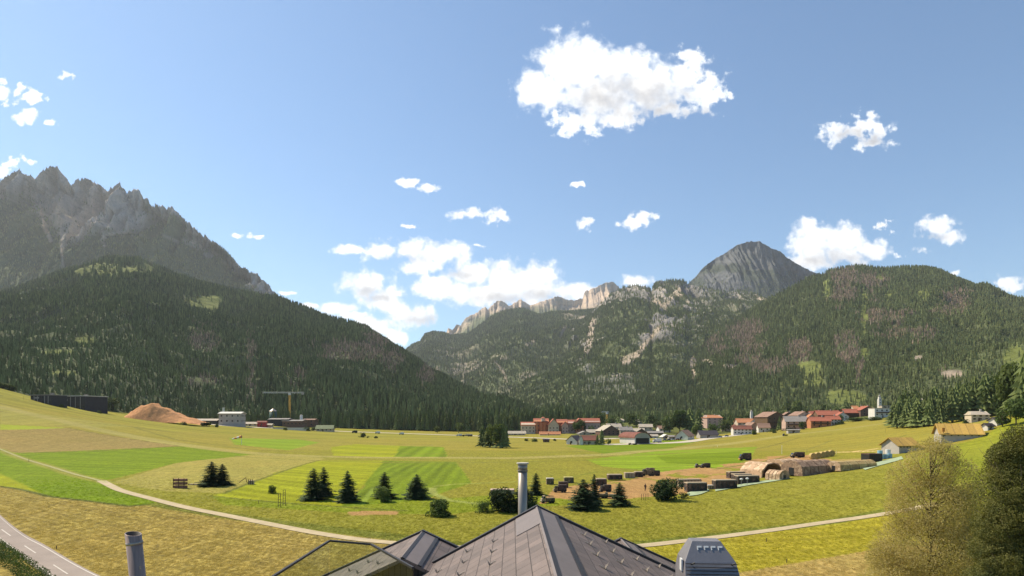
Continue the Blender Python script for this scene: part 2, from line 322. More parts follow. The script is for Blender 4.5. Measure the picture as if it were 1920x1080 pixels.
def mountain(name, crest, foot, nx, nt, relief, rib, colfn, treefn, jag=0, jagscale=6, back=.5, seed=1, prof=1.0, spacing=9, tall=22, px_rng=None, ribstretch=.25, pxh=None):
    x0 = px_rng[0] if px_rng else crest[0][0]; x1 = px_rng[1] if px_rng else crest[-1][0]
    px = np.linspace(x0, x1, nx); cy, cY = interp(crest, px); fy, fY = interp(foot, px)
    if jag:
        u = px/jagscale; cy = cy-(ridged(u, u*0+seed, 4, seed, .6)-.55)*jag*2
    tt = np.concatenate([np.linspace(0, 1, nt), 1+np.linspace(0, 1, nt//3+1)[1:]*back]); nr = len(tt)
    T, PX = np.meshgrid(tt, px, indexing='ij'); T_ = np.clip(T, 0, 1)
    zc = CH+(HY-cy)/F*cY; zf = CH+(HY-fy)/F*fY
    Y = fY+(cY-fY)*T; X = (PX-CX)/F*np.where(T > 1, Y, Y)
    Z = zf+(zc-zf)*T_**prof-np.maximum(T-1, 0)*(zc-zf)*1.3
    L = np.hypot(X, 0)+0
    env = np.sin(np.pi*np.clip(T_, 0, 1))**.7; env = np.where(T > 1, 0 if jag else .3*np.minimum(1, (T-1)*8), env)
    s1 = X/relief*.9+(fbm(X/relief*.7, Y/relief*.7, 3, seed+5)-.5)*1.6; s2 = Y/relief*ribstretch
    d = (ridged(s1, s2, 5, seed, .5)-.62)*2
    d2 = (fbm(X/relief*3, Y/relief*3, 4, seed+30)-.5)*2
    cl = np.minimum(1, (1-T_)*7+0.0); 
    Z = Z+env*((d-(.45 if jag else 0))*rib+d2*rib*.35)
    # rocks: pillars pushed out of and into the face
    q = np.clip((T_-.40)*2.5, 0, 1)*np.minimum(1, (1-T_)*14)
    if jag: Y = Y+q*((.85-ridged(X/relief*3.4, Z/relief*.35, 4, seed+77, .6))*rib*2.6+(.8-ridged(X/relief*11, Z/relief*1.0, 3, seed+97, .6))*rib*.9)
    PXa, PYa = proj(X.ravel(), Y.ravel(), Z.ravel())
    col, rk = colfn(PXa, PYa, X.ravel(), Y.ravel(), Z.ravel(), T.ravel())
    V = np.stack([X.ravel(), Y.ravel(), Z.ravel()], 1)
    o = np_mesh(name, V, grid_faces(nr, nx), RM, attrs={'mcol': col, 'rock': rk}); tag(o, kind='structure')
    # trees: scatter over the front faces
    if treefn:
        V3 = V.reshape(nr, nx, 3); a = V3[:-1, :-1]; b = V3[:-1, 1:]; c = V3[1:, :-1]; dd = V3[1:, 1:]
        hx = np.linalg.norm((b-a)[..., :2], axis=2); area = np.abs((b-a)[..., 0]*(c-a)[..., 1]-(b-a)[..., 1]*(c-a)[..., 0])
        Tm = T[:-1, :-1]; depth = a[..., 1]
        num = area/(spacing*spacing); num[Tm > 1.06] = 0
        cnt = rng.poisson(num); idx = np.nonzero(cnt.ravel())[0]; rep = np.repeat(idx, cnt.ravel()[idx])
        r1 = rng.random(len(rep)); r2 = rng.random(len(rep)); A, B, C, D = (q_.reshape(-1, 3)[rep] for q_ in (a, b, c, dd))
        Pp = (A*(1-r1)[:, None]+B*r1[:, None])*(1-r2)[:, None]+(C*(1-r1)[:, None]+D*r1[:, None])*r2[:, None]
        x_, y_ = proj(Pp[:, 0], Pp[:, 1], Pp[:, 2]); Tq = (T_[:-1, :-1]).ravel()[rep]
        dens, tint, hs = treefn(x_, y_, Pp[:, 0], Pp[:, 1], Pp[:, 2], Tq)
        hh = tall*hs*np.ones(len(rep))
        if pxh: hh = np.clip(pxh(x_, Tq)*Pp[:, 1]/F, 8, 28)*hs
        dens = dens*np.minimum(1, (spacing/(.36*hh))**2) if pxh else dens
        k = (rng.random(len(rep)) < dens) & (x_ > -160) & (x_ < 2080); n = k.sum()
        ZL.append(np.column_stack([Pp[k], (hh*rng.uniform(.65, 1.25, len(rep)))[k], tint[k]])); print('TREES', name, n)
    return o
def zc(x, y, s=560/1920, ox=0, oy=280): return (x*s+ox, y*s+oy)
ROCK = np.array((.30,.28,.27)); PALE = np.array((.50,.44,.38)); FLOOR = np.array((.08,.095,.045)); GRASS = np.array((.135,.155,.045)); SCREE = np.array((.46,.38,.30)); DARKR = np.array((.15,.155,.165))
def el(px, py, x, y, rx, ry): return 1-np.hypot((px-x)/rx, (py-y)/ry)
def lineD(px, py, pts):
    d = np.full(np.shape(px), 1e9)
    for (ax, ay), (bx, by) in zip(pts[:-1], pts[1:]):
        L = (bx-ax)**2+(by-ay)**2; q = np.clip(((px-ax)*(bx-ax)+(py-ay)*(by-ay))/L, 0, 1); d = np.minimum(d, np.hypot(px-ax-q*(bx-ax), py-ay-q*(by-ay)))
    return d
def mixc(c, m, col): return c*(1-m[:, None])+np.asarray(col)*m[:, None]

# (x, y, rx, ry) meadow clearings, dead brown stands, bare scree
MEADOW = [(195,505,60,16),(265,505,30,12),(380,570,30,22),(395,580,14,26),(400,560,30,10),(160,640,22,10),(110,660,40,5),(120,700,30,6),(1550,545,12,22),(1620,590,8,50),(1665,555,8,14),(1730,555,14,14),(1525,705,26,22),(1515,690,24,14),(1468,725,10,8),(1620,662,8,9),(1585,745,44,15),(1590,765,30,8),(1905,685,22,40),(1830,632,12,4),(1715,617,10,3),(1650,520,8,10),(1490,735,12,5)]
BROWN = [(380,640,30,26),(470,680,14,60),(560,700,20,30),(650,660,70,26),(700,650,26,40),(735,685,24,34),(380,715,50,12),(800,705,26,20),(1400,640,34,46),(1350,655,20,20),(1500,660,22,26),(1590,650,22,36),(1450,690,40,14),(1640,600,30,30),(1730,625,50,18),(1680,615,30,25),(1790,570,40,26),(1580,545,30,36),(1640,535,30,22),(1785,700,26,10),(1320,640,30,14),(1610,700,12,20)]
SCR = [(1785,702,24,8),(1722,672,8,6),(1300,690,8,22),(1325,680,14,6),(1430,560,12,8),(1370,688,20,6)]
def forest_col(px, py, X, Y, Z, T):
    n = fbm(X*.012, Z*.02, 4, 3)-.5; c = np.tile(FLOOR, (len(px), 1)).astype(float)
    for e in MEADOW: c = mixc(c, sstep(0, .25, el(px, py, *e)+n*.9), GRASS)
    for e in SCR: c = mixc(c, sstep(0, .25, el(px, py, *e)+n*.9), SCREE*.62)
    return c, np.zeros(len(px))+.15
def forest_tree(px, py, X, Y, Z, T):
    n = fbm(X*.012, Z*.02, 4, 3)-.5; d = np.full(len(px), 1.); tint = .12+.22*fbm(X*.008, Z*.01, 3, 44)+rng.random(len(px))*.12
    for e in MEADOW: d = d*(1-.84*sstep(-.05, .2, el(px, py, *e)+n*.9))
    for e in SCR: d = d*(1-.9*sstep(-.05, .2, el(px, py, *e)+n*.9))
    b = np.zeros(len(px))
    for e in BROWN: b = np.maximum(b, sstep(-.15, .6, el(px, py, *e)+n*1.6))
    k = rng.random(len(px)) < b*.72; tint = np.where(k, rng.uniform(.8, 1., len(px)), tint)
    return d, tint, 1-.25*b

# left rocky massif
cr = [(0,215),(50,175),(115,140),(160,150),(195,165),(207,205),(235,185),(270,140),(320,105),(350,105),(372,125),(382,205),(410,210),(440,215),(460,238),(490,200),(530,188),(570,200),(610,215),(645,225),(662,282),(700,260),(740,235),(770,222),(800,265),(815,292),(830,270),(870,262),(900,275),(915,312),(950,330),(990,372),(1010,355),(1025,377),(1045,370),(1070,380),(1100,370),(1150,420),(1200,465),(1250,510),(1300,560),(1320,555),(1350,590),(1380,600),(1430,650),(1480,690),(1530,740),(1600,790),(1660,805),(1700,850),(1760,910),(1820,970),(1900,1030)]
cr = [(-160,300,3900),(-100,335,3900),(-60,318,3900)]+[zc(*p)+(3900,) for p in cr]+[(600,620,3400)]
SC1 = [[(75,385),(82,420),(95,450)],[(100,370),(112,410),(118,440),(116,470),(118,500)],[(135,420),(128,450),(117,465)],[(190,450),(200,440),(245,435)],[(192,430),(196,460)],[(110,390),(150,420)]]
def hcol(px, py, X, Y, Z, T):
    n = fbm(X*.006, Z*.008, 4, 13)-.5; lim = np.interp(px, [-160,0,60,130,200,255,275,300,340,400,480,560], [385,375,390,440,445,440,400,405,430,470,530,600])
    r = sstep(18, -18, py-lim+n*90); c = mixc(np.tile(FLOOR*1.3, (len(px), 1)), r, ROCK*np.array([1.75,1.62,1.5]))
    c = mixc(c, r*sstep(.5, .75, fbm(X*.01, Z*.02, 4, 23))*.6, PALE*1.1)
    for l in SC1: s = sstep(6, 1.5, lineD(px, py, l)+n*6); c = mixc(c, s*.95, SCREE*1.35); r = np.maximum(r, s)
    return c, r
def htree(px, py, X, Y, Z, T):
    _, r = hcol(px, py, X, Y, Z, T); n = fbm(X*.02, Z*.03, 4, 53)
    return (1-r)*sstep(.15, .35, n)+r*.10*(n > .55), .1+.2*rng.random(len(px)), .8+0*px
mountain('mountain', cr, [(-160,640,2500),(600,640,2500)], 1000, 330, 420, 190, hcol, htree, jag=7, jagscale=6, seed=3, spacing=8.5, tall=21, prof=.95, pxh=lambda x, t: 6.2+0*x)
# left wooded hill
mountain('hill', [(-160,560,2300),(0,560,2300),(100,520,2300),(200,487,2300),(260,490,2300),(330,520,2250),(430,548,2200),(520,560,2100),(560,577,2050),(600,596,2000),(650,607,1950),(690,619,1900),(740,652,1850),(800,692,1750),(850,722,1650),(900,750,1400),(960,768,1200),(1010,778,1100),(1080,788,1050)],
         [(-160,706,460),(0,728,485),(60,744,505),(200,771,555),(400,796,655),(600,806,715),(760,811,740),(960,812,760),(1080,808,800)], 620, 260, 330, 55, forest_col, forest_tree, seed=11, spacing=4.6, tall=24, pxh=lambda x, t: (lambda b, q: b*(1-q)+10.5*q)(np.interp(x, [0, 400, 600, 760, 1060], [11, 14, 24, 34, 34]), np.clip(t*4, 0, 1)))
# far pale crags, middle distance
cz = [(330,432),(345,395),(370,412),(400,370),(425,375),(460,330),(520,300),(580,260),(600,275),(640,235),(670,215),(700,225),(735,250),(770,235),(810,210),(850,240),(870,250),(900,240),(980,215),(1050,190),(1100,212),(1150,216),(1210,202),(1222,160),(1290,135),(1350,105),(1400,97),(1440,125),(1452,152),(1480,160)]
cz = [(735,655,8200),(757,660,8200),(800,640,8200),(825,632,8200)]+[zc(x, y, ox=740, oy=500)+(8200,) for x, y in cz]+[(1190,560,8200),(1260,600,8200)]
def pcol(px, py, X, Y, Z, T):
    n = fbm(X*.003, Z*.006, 4, 17)
    c = mixc(np.tile(PALE*np.array([1.25,1.08,.95]), (len(px), 1)), sstep(.5, .7, n), ROCK); c = mixc(c, sstep(-8, 12, py-np.interp(px, [830,900,960,1040,1100,1200], [636,590,580,572,580,582])+(n-.5)*16), FLOOR*1.6)
    return c, np.ones(len(px))
mountain('mountain', cz, [(735,740,6500),(1260,740,6500)], 520, 150, 800, 110, pcol, None, jag=2.5, jagscale=4, seed=9, prof=.8)
def dcol(px, py, X, Y, Z, T):
    n = fbm(X*.004, Z*.006, 5, 27); r = sstep(.60, .72, n)*sstep(600, 690, py)*.6
    r = np.maximum(r, sstep(.48, .62, n)*sstep(1000, 1090, px)*sstep(640, 590, py))
    for l in [[(930,680),(945,700),(950,715)],[(870,690),(868,720),(872,745)],[(820,690),(830,712)],[(985,650),(1000,640)],[(1060,610),(1050,640)]]: r = np.maximum(r, sstep(5, 1, lineD(px, py, l)+(n-.5)*6)*.8)
    return mixc(np.tile(FLOOR*1.2, (len(px), 1)), r, SCREE*.8), r
def dtree(px, py, X, Y, Z, T):
    _, r = dcol(px, py, X, Y, Z, T); return 1-r*.95, .18+.2*rng.random(len(px))+.1*fbm(X*.004, Z*.006, 3, 88), .9+0*px
mountain('mountain', [(735,672,5600),(757,661,5600),(772,648,5600),(788,642,5600),(796,629,5600),(813,624,5600),(833,626,5600),(845,631,5600),(877,627,5600),(900,611,5600),(927,591,5600),(953,582,5600),(980,579,5600),(1010,592,5600),(1050,587,5600),(1090,590,5600),(1130,580,5600),(1170,575,5600),(1260,575,5600)],
         [(735,790,1900),(1260,790,2300)], 420, 200, 900, 170, dcol, dtree, seed=31, spacing=10.5, tall=28, px_rng=(735,1260), pxh=lambda x, t: 7+0*x)
# pyramid peak
cz = [(560,450),(640,400),(700,340),(760,270),(850,210),(945,155),(975,130),(1050,112),(1110,110),(1150,135),(1200,160),(1240,175),(1280,210),(1330,240),(1400,285),(1470,315),(1520,325),(1700,420)]
cz = [(1230,570,5400)]+[zc(x, y, ox=1100, oy=420)+(5400,) for x, y in cz]+[(1640,600,5400)]
def fcol(px, py, X, Y, Z, T):
    n = fbm(X*.004, Z*.005, 5, 37); c = mixc(np.tile(DARKR, (len(px), 1)), sstep(.44, .58, n)*.9, (.075,.09,.07)); return c, np.ones(len(px))
def ftree(px, py, X, Y, Z, T): return sstep(495, 545, py+(fbm(X*.004, Z*.006, 4, 71)-.5)*60)*.8, .1+.2*rng.random(len(px)), .9+0*px
mountain('mountain', cz, [(1230,650,4500),(1640,650,4500)], 420, 160, 330, 62, fcol, ftree, jag=2.2, jagscale=9, seed=41, prof=.85, ribstretch=.7, spacing=20, pxh=lambda x, t: 5+0*x)
# middle right: crags over forest
def ecol(px, py, X, Y, Z, T):
    n = fbm(X*.006, Z*.009, 5, 47); lim = np.interp(px, [900,1040,1100,1180,1240,1300,1350,1440], [560,600,700,730,690,610,575,565])
    r = sstep(60, -60, py-lim+(n-.5)*150)*sstep(.44, .60, n+.10*fbm(X*.02, Z*.004, 3, 5)); c = np.tile(FLOOR*1.2, (len(px), 1))
    c = mixc(c, r, ROCK*.95); c = mixc(c, r*sstep(.55, .7, fbm(X*.02, Z*.01, 3, 9)), PALE*.85)
    for l in [[(1240,610),(1215,640),(1195,665),(1170,678)],[(1100,660),(1108,630),(1112,600)],[(1245,575),(1262,555),(1275,545)],[(1225,560),(1245,580)],[(1420,553),(1436,563)]]: s = sstep(7, 2, lineD(px, py, l)+(n-.5)*14); c = mixc(c, s, SCREE); r = np.maximum(r, s)
    for e in SCR: s = sstep(0, .3, el(px, py, *e)+n*.5-.2); c = mixc(c, s, SCREE); r = np.maximum(r, s)
    return c, r
def etree(px, py, X, Y, Z, T):
    _, r = ecol(px, py, X, Y, Z, T); return 1-r*.88, .15+.2*rng.random(len(px))+.15*fbm(X*.004, Z*.006, 3, 88), .9+0*px
mountain('mountain', [(860,792,2300),(900,768,2600),(941,738,3000),(985,693,3500),(1032,658,3900),(1060,628,4000),(1090,603,4100),(1130,566,4200),(1150,549,4200),(1165,541,4200),(1186,535,4200),(1206,536,4200),(1218,541,4200),(1223,550,4200),(1227,534,4200),(1236,526,4200),(1253,528,4200),(1265,526,4200),(1282,526,4200),(1292,534,4200),(1330,541,4100),(1351,549,4000),(1392,547,4000),(1418,552,3900),(1441,562,3700),(1520,600,3600)],
         [(860,792,1300),(1000,790,1250),(1520,780,1500)], 700, 280, 420, 120, ecol, etree, jag=2, jagscale=7, seed=51, spacing=6.6, tall=24, prof=.95, pxh=lambda x, t: 10-3.5*np.clip(t*2, 0, 1))
# right wooded mountain
mountain('hill', [(1060,783,1500),(1100,772,1600),(1160,746,1800),(1240,698,2100),(1300,656,2300),(1360,611,2500),(1400,590,2600),(1430,570,2600),(1456,557,2600),(1490,540,2600),(1515,525,2600),(1545,517,2600),(1555,510,2600),(1580,506,2600),(1605,503,2600),(1640,507,2600),(1665,509,2600),(1700,507,2600),(1740,508,2600),(1765,513,2600),(1795,527,2600),(1830,541,2600),(1850,539,2600),(1875,550,2600),(1900,563,2500),(1920,566,2500),(2000,595,2400),(2100,640,2300)],
         [(1060,789,1000),(1200,786,950),(1400,784,900),(1540,780,880),(1670,770,820),(1800,758,700),(1920,740,540),(2100,720,500)], 760, 280, 380, 75, forest_col, forest_tree, seed=61, spacing=4.8, tall=23, pxh=lambda x, t: 12.5-2.5*np.clip(t*3, 0, 1))
# ------------------------------------------------------------------ foliage materials and tree shapes
def leaf_mat(name, c1, c2, c3=None, rough=.75, transl=.25, instanced=False, nscale=.35):
    m, t, b = mat(name); tc = t.new('ShaderNodeTexCoord').outputs['Object']; oi = t.new('ShaderNodeObjectInfo')
    n = t.noise(tc, nscale, 4, .7); r = oi.outputs['Random']
    if instanced:
        ti = t.attr('tint', 'Fac', 'INSTANCER'); c = t.mix(t.rng(ti, .05, .6), c1, c2); c = t.mix(t.math('GREATER_THAN', ti, .75), c, c3)
        f = t.math('MULTIPLY', t.rng(r, 0, 1, .5, 1.5), t.rng(n, .3, .7, .7, 1.3))
    else:
        c = t.mix(t.rng(n, .35, .65), c1, c2); f = t.rng(r, 0, 1, .75, 1.25)
    c = t.vec('SCALE', c, f); t.l.new(c, b.inputs['Base Color']); b.inputs['Roughness'].default_value = rough; b.inputs['Specular IOR Level'].default_value = .12
    if transl:
        tr = t.new('ShaderNodeBsdfTranslucent'); t.l.new(t.vec('MULTIPLY', c, (1.2, 1.25, .6)), tr.inputs[0]); mx = t.new('ShaderNodeMixShader'); mx.inputs[0].default_value = transl
        o = t.n['Material Output']; t.l.new(b.outputs[0], mx.inputs[1]); t.l.new(tr.outputs[0], mx.inputs[2]); t.l.new(mx.outputs[0], o.inputs[0])
    return m
M_FOREST = leaf_mat('far_spruce', (.13,.155,.07), (.27,.29,.11), (.42,.31,.23), instanced=True, transl=.2, nscale=.12)
M_SPR = leaf_mat('spruce_needles', (.10,.13,.05), (.20,.23,.07), transl=.2, nscale=.25)
M_DARK = leaf_mat('dark_spruce', (.018,.032,.017), (.055,.085,.03), transl=.15, nscale=1.2)
M_BUSH = leaf_mat('bush_leaves', (.035,.06,.018), (.085,.12,.03), transl=.25, nscale=1.)
M_LIGHT = leaf_mat('light_leaves', (.07,.10,.03), (.15,.18,.06), transl=.3, nscale=.6)
M_BROAD = leaf_mat('broad_leaves', (.05,.08,.025), (.11,.14,.04), transl=.25, nscale=.2)
M_BARK = plain('bark', (.12,.09,.065), .95, .3, 3)
def spruce_proto(name, seed, m, tiers=6, pts=9, wid=.17, parent=None, low=.05):
    r_ = random.Random(seed); V = []; Fc = []
    for k in range(tiers):
        z1 = low+(1-low)*(k/tiers)**.92; ztop = min(1., z1+(1-low)/tiers*2.1); rad = wid*(1-z1)**.85*r_.uniform(.85, 1.12)+.008
        c = len(V); V.append((r_.uniform(-.01, .01), r_.uniform(-.01, .01), ztop)); a0 = r_.random()*6.28
        for j in range(pts*2):
            a = a0+math.pi*j/pts; rr = rad*(r_.uniform(.85, 1.3) if j % 2 == 0 else r_.uniform(.45, .7)); V.append((rr*math.cos(a), rr*math.sin(a), z1+(0 if j % 2 == 0 else .035)+r_.uniform(-.025, .02)))
        for j in range(pts*2): Fc.append((c, c+1+j, c+1+(j+1) % (pts*2)))
    me = bpy.data.meshes.new(name); me.from_pydata(V, [], Fc); me.materials.append(m); return me
forest_col_ = bpy.data.collections.new('forest_kinds')
for k in range(5):
    me = spruce_proto('spruce', k+5, M_FOREST, tiers=[5, 6, 4, 6, 5][k], pts=7, wid=[.15, .13, .18, .12, .2][k]); ob = bpy.data.objects.new('spruce_kind', me); forest_col_.objects.link(ob)
def build_forest():
    A = np.concatenate(ZL); n = len(A)
    me = bpy.data.meshes.new('forest'); me.vertices.add(n); me.vertices.foreach_set('co', (A[:, :3]-np.array([0, 0, 1.])).astype(np.float32).ravel())
    for nm, arr in (('scl', A[:, 3]), ('tint', A[:, 4]), ('rot', rng.random(n)*6.28)):
        a = me.attributes.new(nm, 'FLOAT', 'POINT'); a.data.foreach_set('value', arr.astype(np.float32))
    o = bpy.data.objects.new('forest', me); S.collection.objects.link(o)
    ng = bpy.data.node_groups.new('scatter', 'GeometryNodeTree'); ng.interface.new_socket('Geometry', in_out='INPUT', socket_type='NodeSocketGeometry'); ng.interface.new_socket('Geometry', in_out='OUTPUT', socket_type='NodeSocketGeometry')
    N = ng.nodes; L = ng.links; gi = N.new('NodeGroupInput'); go = N.new('NodeGroupOutput'); mp = N.new('GeometryNodeMeshToPoints'); ip = N.new('GeometryNodeInstanceOnPoints'); ci = N.new('GeometryNodeCollectionInfo')
    ci.inputs['Collection'].default_value = forest_col_; ci.inputs['Separate Children'].default_value = True; ci.inputs['Reset Children'].default_value = True; ip.inputs['Pick Instance'].default_value = True
    def na(nm):
        q = N.new('GeometryNodeInputNamedAttribute'); q.data_type = 'FLOAT'; q.inputs['Name'].default_value = nm; return q.outputs[0]
    rz = N.new('ShaderNodeCombineXYZ'); L.new(na('rot'), rz.inputs[2]); e2 = N.new('FunctionNodeEulerToRotation'); L.new(rz.outputs[0], e2.inputs[0])
    L.new(gi.outputs[0], mp.inputs[0]); L.new(mp.outputs[0], ip.inputs['Points']); L.new(ci.outputs[0], ip.inputs['Instance']); L.new(e2.outputs[0], ip.inputs['Rotation']); L.new(na('scl'), ip.inputs['Scale']); L.new(ip.outputs[0], go.inputs[0])
    md = o.modifiers.new('scatter', 'NODES'); md.node_group = ng
    tag(o, 'dense dark spruce forest covering the mountain slopes', 'forest', kind='stuff')
# valley floor woods behind the fields, as part of the mass
def strip(px0, px1, foot, n, dy, h0, h1, tint=.25):
    px = rng.uniform(px0, px1, n); f = np.array(foot); fy = np.interp(px, f[:, 0], f[:, 1]); fY = np.interp(px, f[:, 0], f[:, 2])
    Y = fY+rng.random(n)**1.0*dy; X = (px-CX)/F*Y; zb = CH+(HY-fy)/F*fY
    Z = np.maximum(G(X, Y), zb-3) if dy < 60 else G(X, Y)
    ZL.append(np.column_stack([X, Y, Z, rng.uniform(h0, h1, n), tint+rng.uniform(-.12, .25, n)]))
LF = [(150,763,545),(200,768,560),(400,793,655),(600,803,715),(700,808,735),(850,812,745),(1060,812,760)]
strip(860, 1120, [(860,812,770),(1120,808,800)], 2200, 330, 14, 25); strip(1050, 1700, [(1050,800,860),(1400,790,800),(1700,772,760)], 7500, 320, 9, 17, .4)
build_forest()
def spruce_thing(h=26, seed=1, wid=.16):
    e = empty('spruce_tree', (0, 0, 0)); me = spruce_proto('crown', seed, M_SPR, tiers=9, pts=9, wid=wid, low=.07); c = bpy.data.objects.new('crown', me); S.collection.objects.link(c); c.parent = e
    tm = bpy.data.meshes.new('trunk'); n = 6; V = [(math.cos(k/n*6.283)*.018, math.sin(k/n*6.283)*.018, -.04) for k in range(n)]+[(0, 0, .5)]; tm.from_pydata(V, [], [(k, (k+1) % n, n) for k in range(n)]); tm.materials.append(M_BARK)
    q = bpy.data.objects.new('trunk', tm); S.collection.objects.link(q); q.parent = e; e.scale = (h, h, h); return e
protos = [spruce_thing(26, s, w_) for s, w_ in ((101, .13), (102, .16), (103, .19), (104, .14))]
f = np.array(LF); n_edge = 290; used = set()
for i in range(n_edge):
    px = 215+(1065-215)*(i+random.uniform(-.8, .8))/n_edge; Y = float(np.interp(px, f[:, 0], f[:, 2]))+random.uniform(-5, 26); y0 = float(np.interp(px, f[:, 0], f[:, 1]))
    X = (px-CX)/F*Y; z = float(G(X, Y)); k = random.randrange(4)
    o = protos[k] if k not in used else copy_tree(protos[k]); used.add(k)
    hh = random.uniform(.75, 1.15)*float(np.interp(px, [200, 420, 600, 760, 1060], [15, 20, 30, 38, 40]))*Y/F; o.location = (X, Y, z-.3); o.scale = (hh*random.uniform(.9, 1.25), hh*random.uniform(.9, 1.25), hh); o.rotation_euler = (0, 0, random.uniform(0, 6.28))
    tag(o, 'tall dark spruce in the front row of the wood behind the fields', 'tree', 'spruces along the edge of the wood')
#@@PART3
def build_grass():
    n = 120000; Y = 56+(175-56)*rng.random(n)**1.25; X = rng.uniform(-.95, .95, n)*Y; Z = G(X, Y); px, py = proj(X, Y, Z); road = inpoly(px, py, [(-400,760),(-120,890),(0,962),(90,1023),(190,1079),(420,1180),(300,1400),(-600,1300)])
    dm = np.full(n, 1e9); pts = [at(*p) for p in PATH]
    for a, b in zip(pts[:-1], pts[1:]):
        L = (b.x-a.x)**2+(b.y-a.y)**2; q = np.clip(((X-a.x)*(b.x-a.x)+(Y-a.y)*(b.y-a.y))/L, 0, 1); dm = np.minimum(dm, np.hypot(X-a.x-q*(b.x-a.x), Y-a.y-q*(b.y-a.y)))
    k = ~road & (dm > 1.5) & (np.abs(px-960) < 1150) & (rng.random(n) < np.clip((168-Y)/70, 0, 1)*(.25+.9*fbm(X*.3, Y*.2, 3, 6))); X, Y, Z = X[k], Y[k], Z[k]; n = len(X); col, tf, _, _ = field_colour(X, Y, Z); col = np.minimum(col*rng.uniform(1.3, 2.1, n)[:, None], .6)
    me = bpy.data.meshes.new('grass'); me.vertices.add(n); me.vertices.foreach_set('co', np.stack([X, Y, Z], 1).astype(np.float32).ravel())
    for nm, arr in (('scl', rng.uniform(.3, .62, n)*np.where(tf > .8, 1, .55)), ('rot', rng.random(n)*6.28)): me.attributes.new(nm, 'FLOAT', 'POINT').data.foreach_set('value', arr.astype(np.float32))
    c4 = np.ones((n, 4), np.float32); c4[:, :3] = col; me.attributes.new('tcol', 'FLOAT_COLOR', 'POINT').data.foreach_set('color', c4.ravel())
    o = bpy.data.objects.new('grass', me); S.collection.objects.link(o); m, t, b = mat('grass_blades'); t.l.new(t.attr('tcol', 'Color', 'INSTANCER'), b.inputs['Base Color']); b.inputs['Roughness'].default_value = .9
    tr = t.new('ShaderNodeBsdfTranslucent'); t.l.new(t.attr('tcol', 'Color', 'INSTANCER'), tr.inputs[0]); mx = t.new('ShaderNodeMixShader'); mx.inputs[0].default_value = .45; t.l.new(b.outputs[0], mx.inputs[1]); t.l.new(tr.outputs[0], mx.inputs[2]); t.l.new(mx.outputs[0], t.n['Material Output'].inputs[0])
    gc = bpy.data.collections.new('grass_kinds')
    for q in range(3):
        r_ = random.Random(q); V = []; Fc = []
        for _ in range(26):
            a = r_.random()*6.28; d = r_.random()**.5*.42; x, y = d*math.cos(a), d*math.sin(a); w_ = r_.uniform(.015, .035); a2 = r_.random()*6.28; h = r_.uniform(.12, .34); lx, ly = r_.uniform(-.12, .12), r_.uniform(-.12, .12); c = len(V)
            V += [(x-w_*math.cos(a2), y-w_*math.sin(a2), -.02), (x+w_*math.cos(a2), y+w_*math.sin(a2), -.02), (x+lx, y+ly, h)]; Fc.append((c, c+1, c+2))
        g = bpy.data.meshes.new('tuft'); g.from_pydata(V, [], Fc); g.materials.append(m); gc.objects.link(bpy.data.objects.new('tuft', g))
    ng = bpy.data.node_groups['scatter'].copy()
    for nd in ng.nodes:
        if nd.bl_idname == 'GeometryNodeCollectionInfo': nd.inputs['Collection'].default_value = gc
    o.modifiers.new('scatter', 'NODES').node_group = ng; tag(o, 'rough tufts of meadow grass and stubble in the nearer fields', 'grass', kind='stuff')
PATH = [(190,902),(205,910),(230,921),(290,937),(350,952),(420,966),(500,982),(600,1001),(700,1015),(850,1026),(960,1030),(1100,1030),(1200,1024),(1300,1013),(1420,998),(1540,981),(1675,961),(1760,944)]
build_grass()
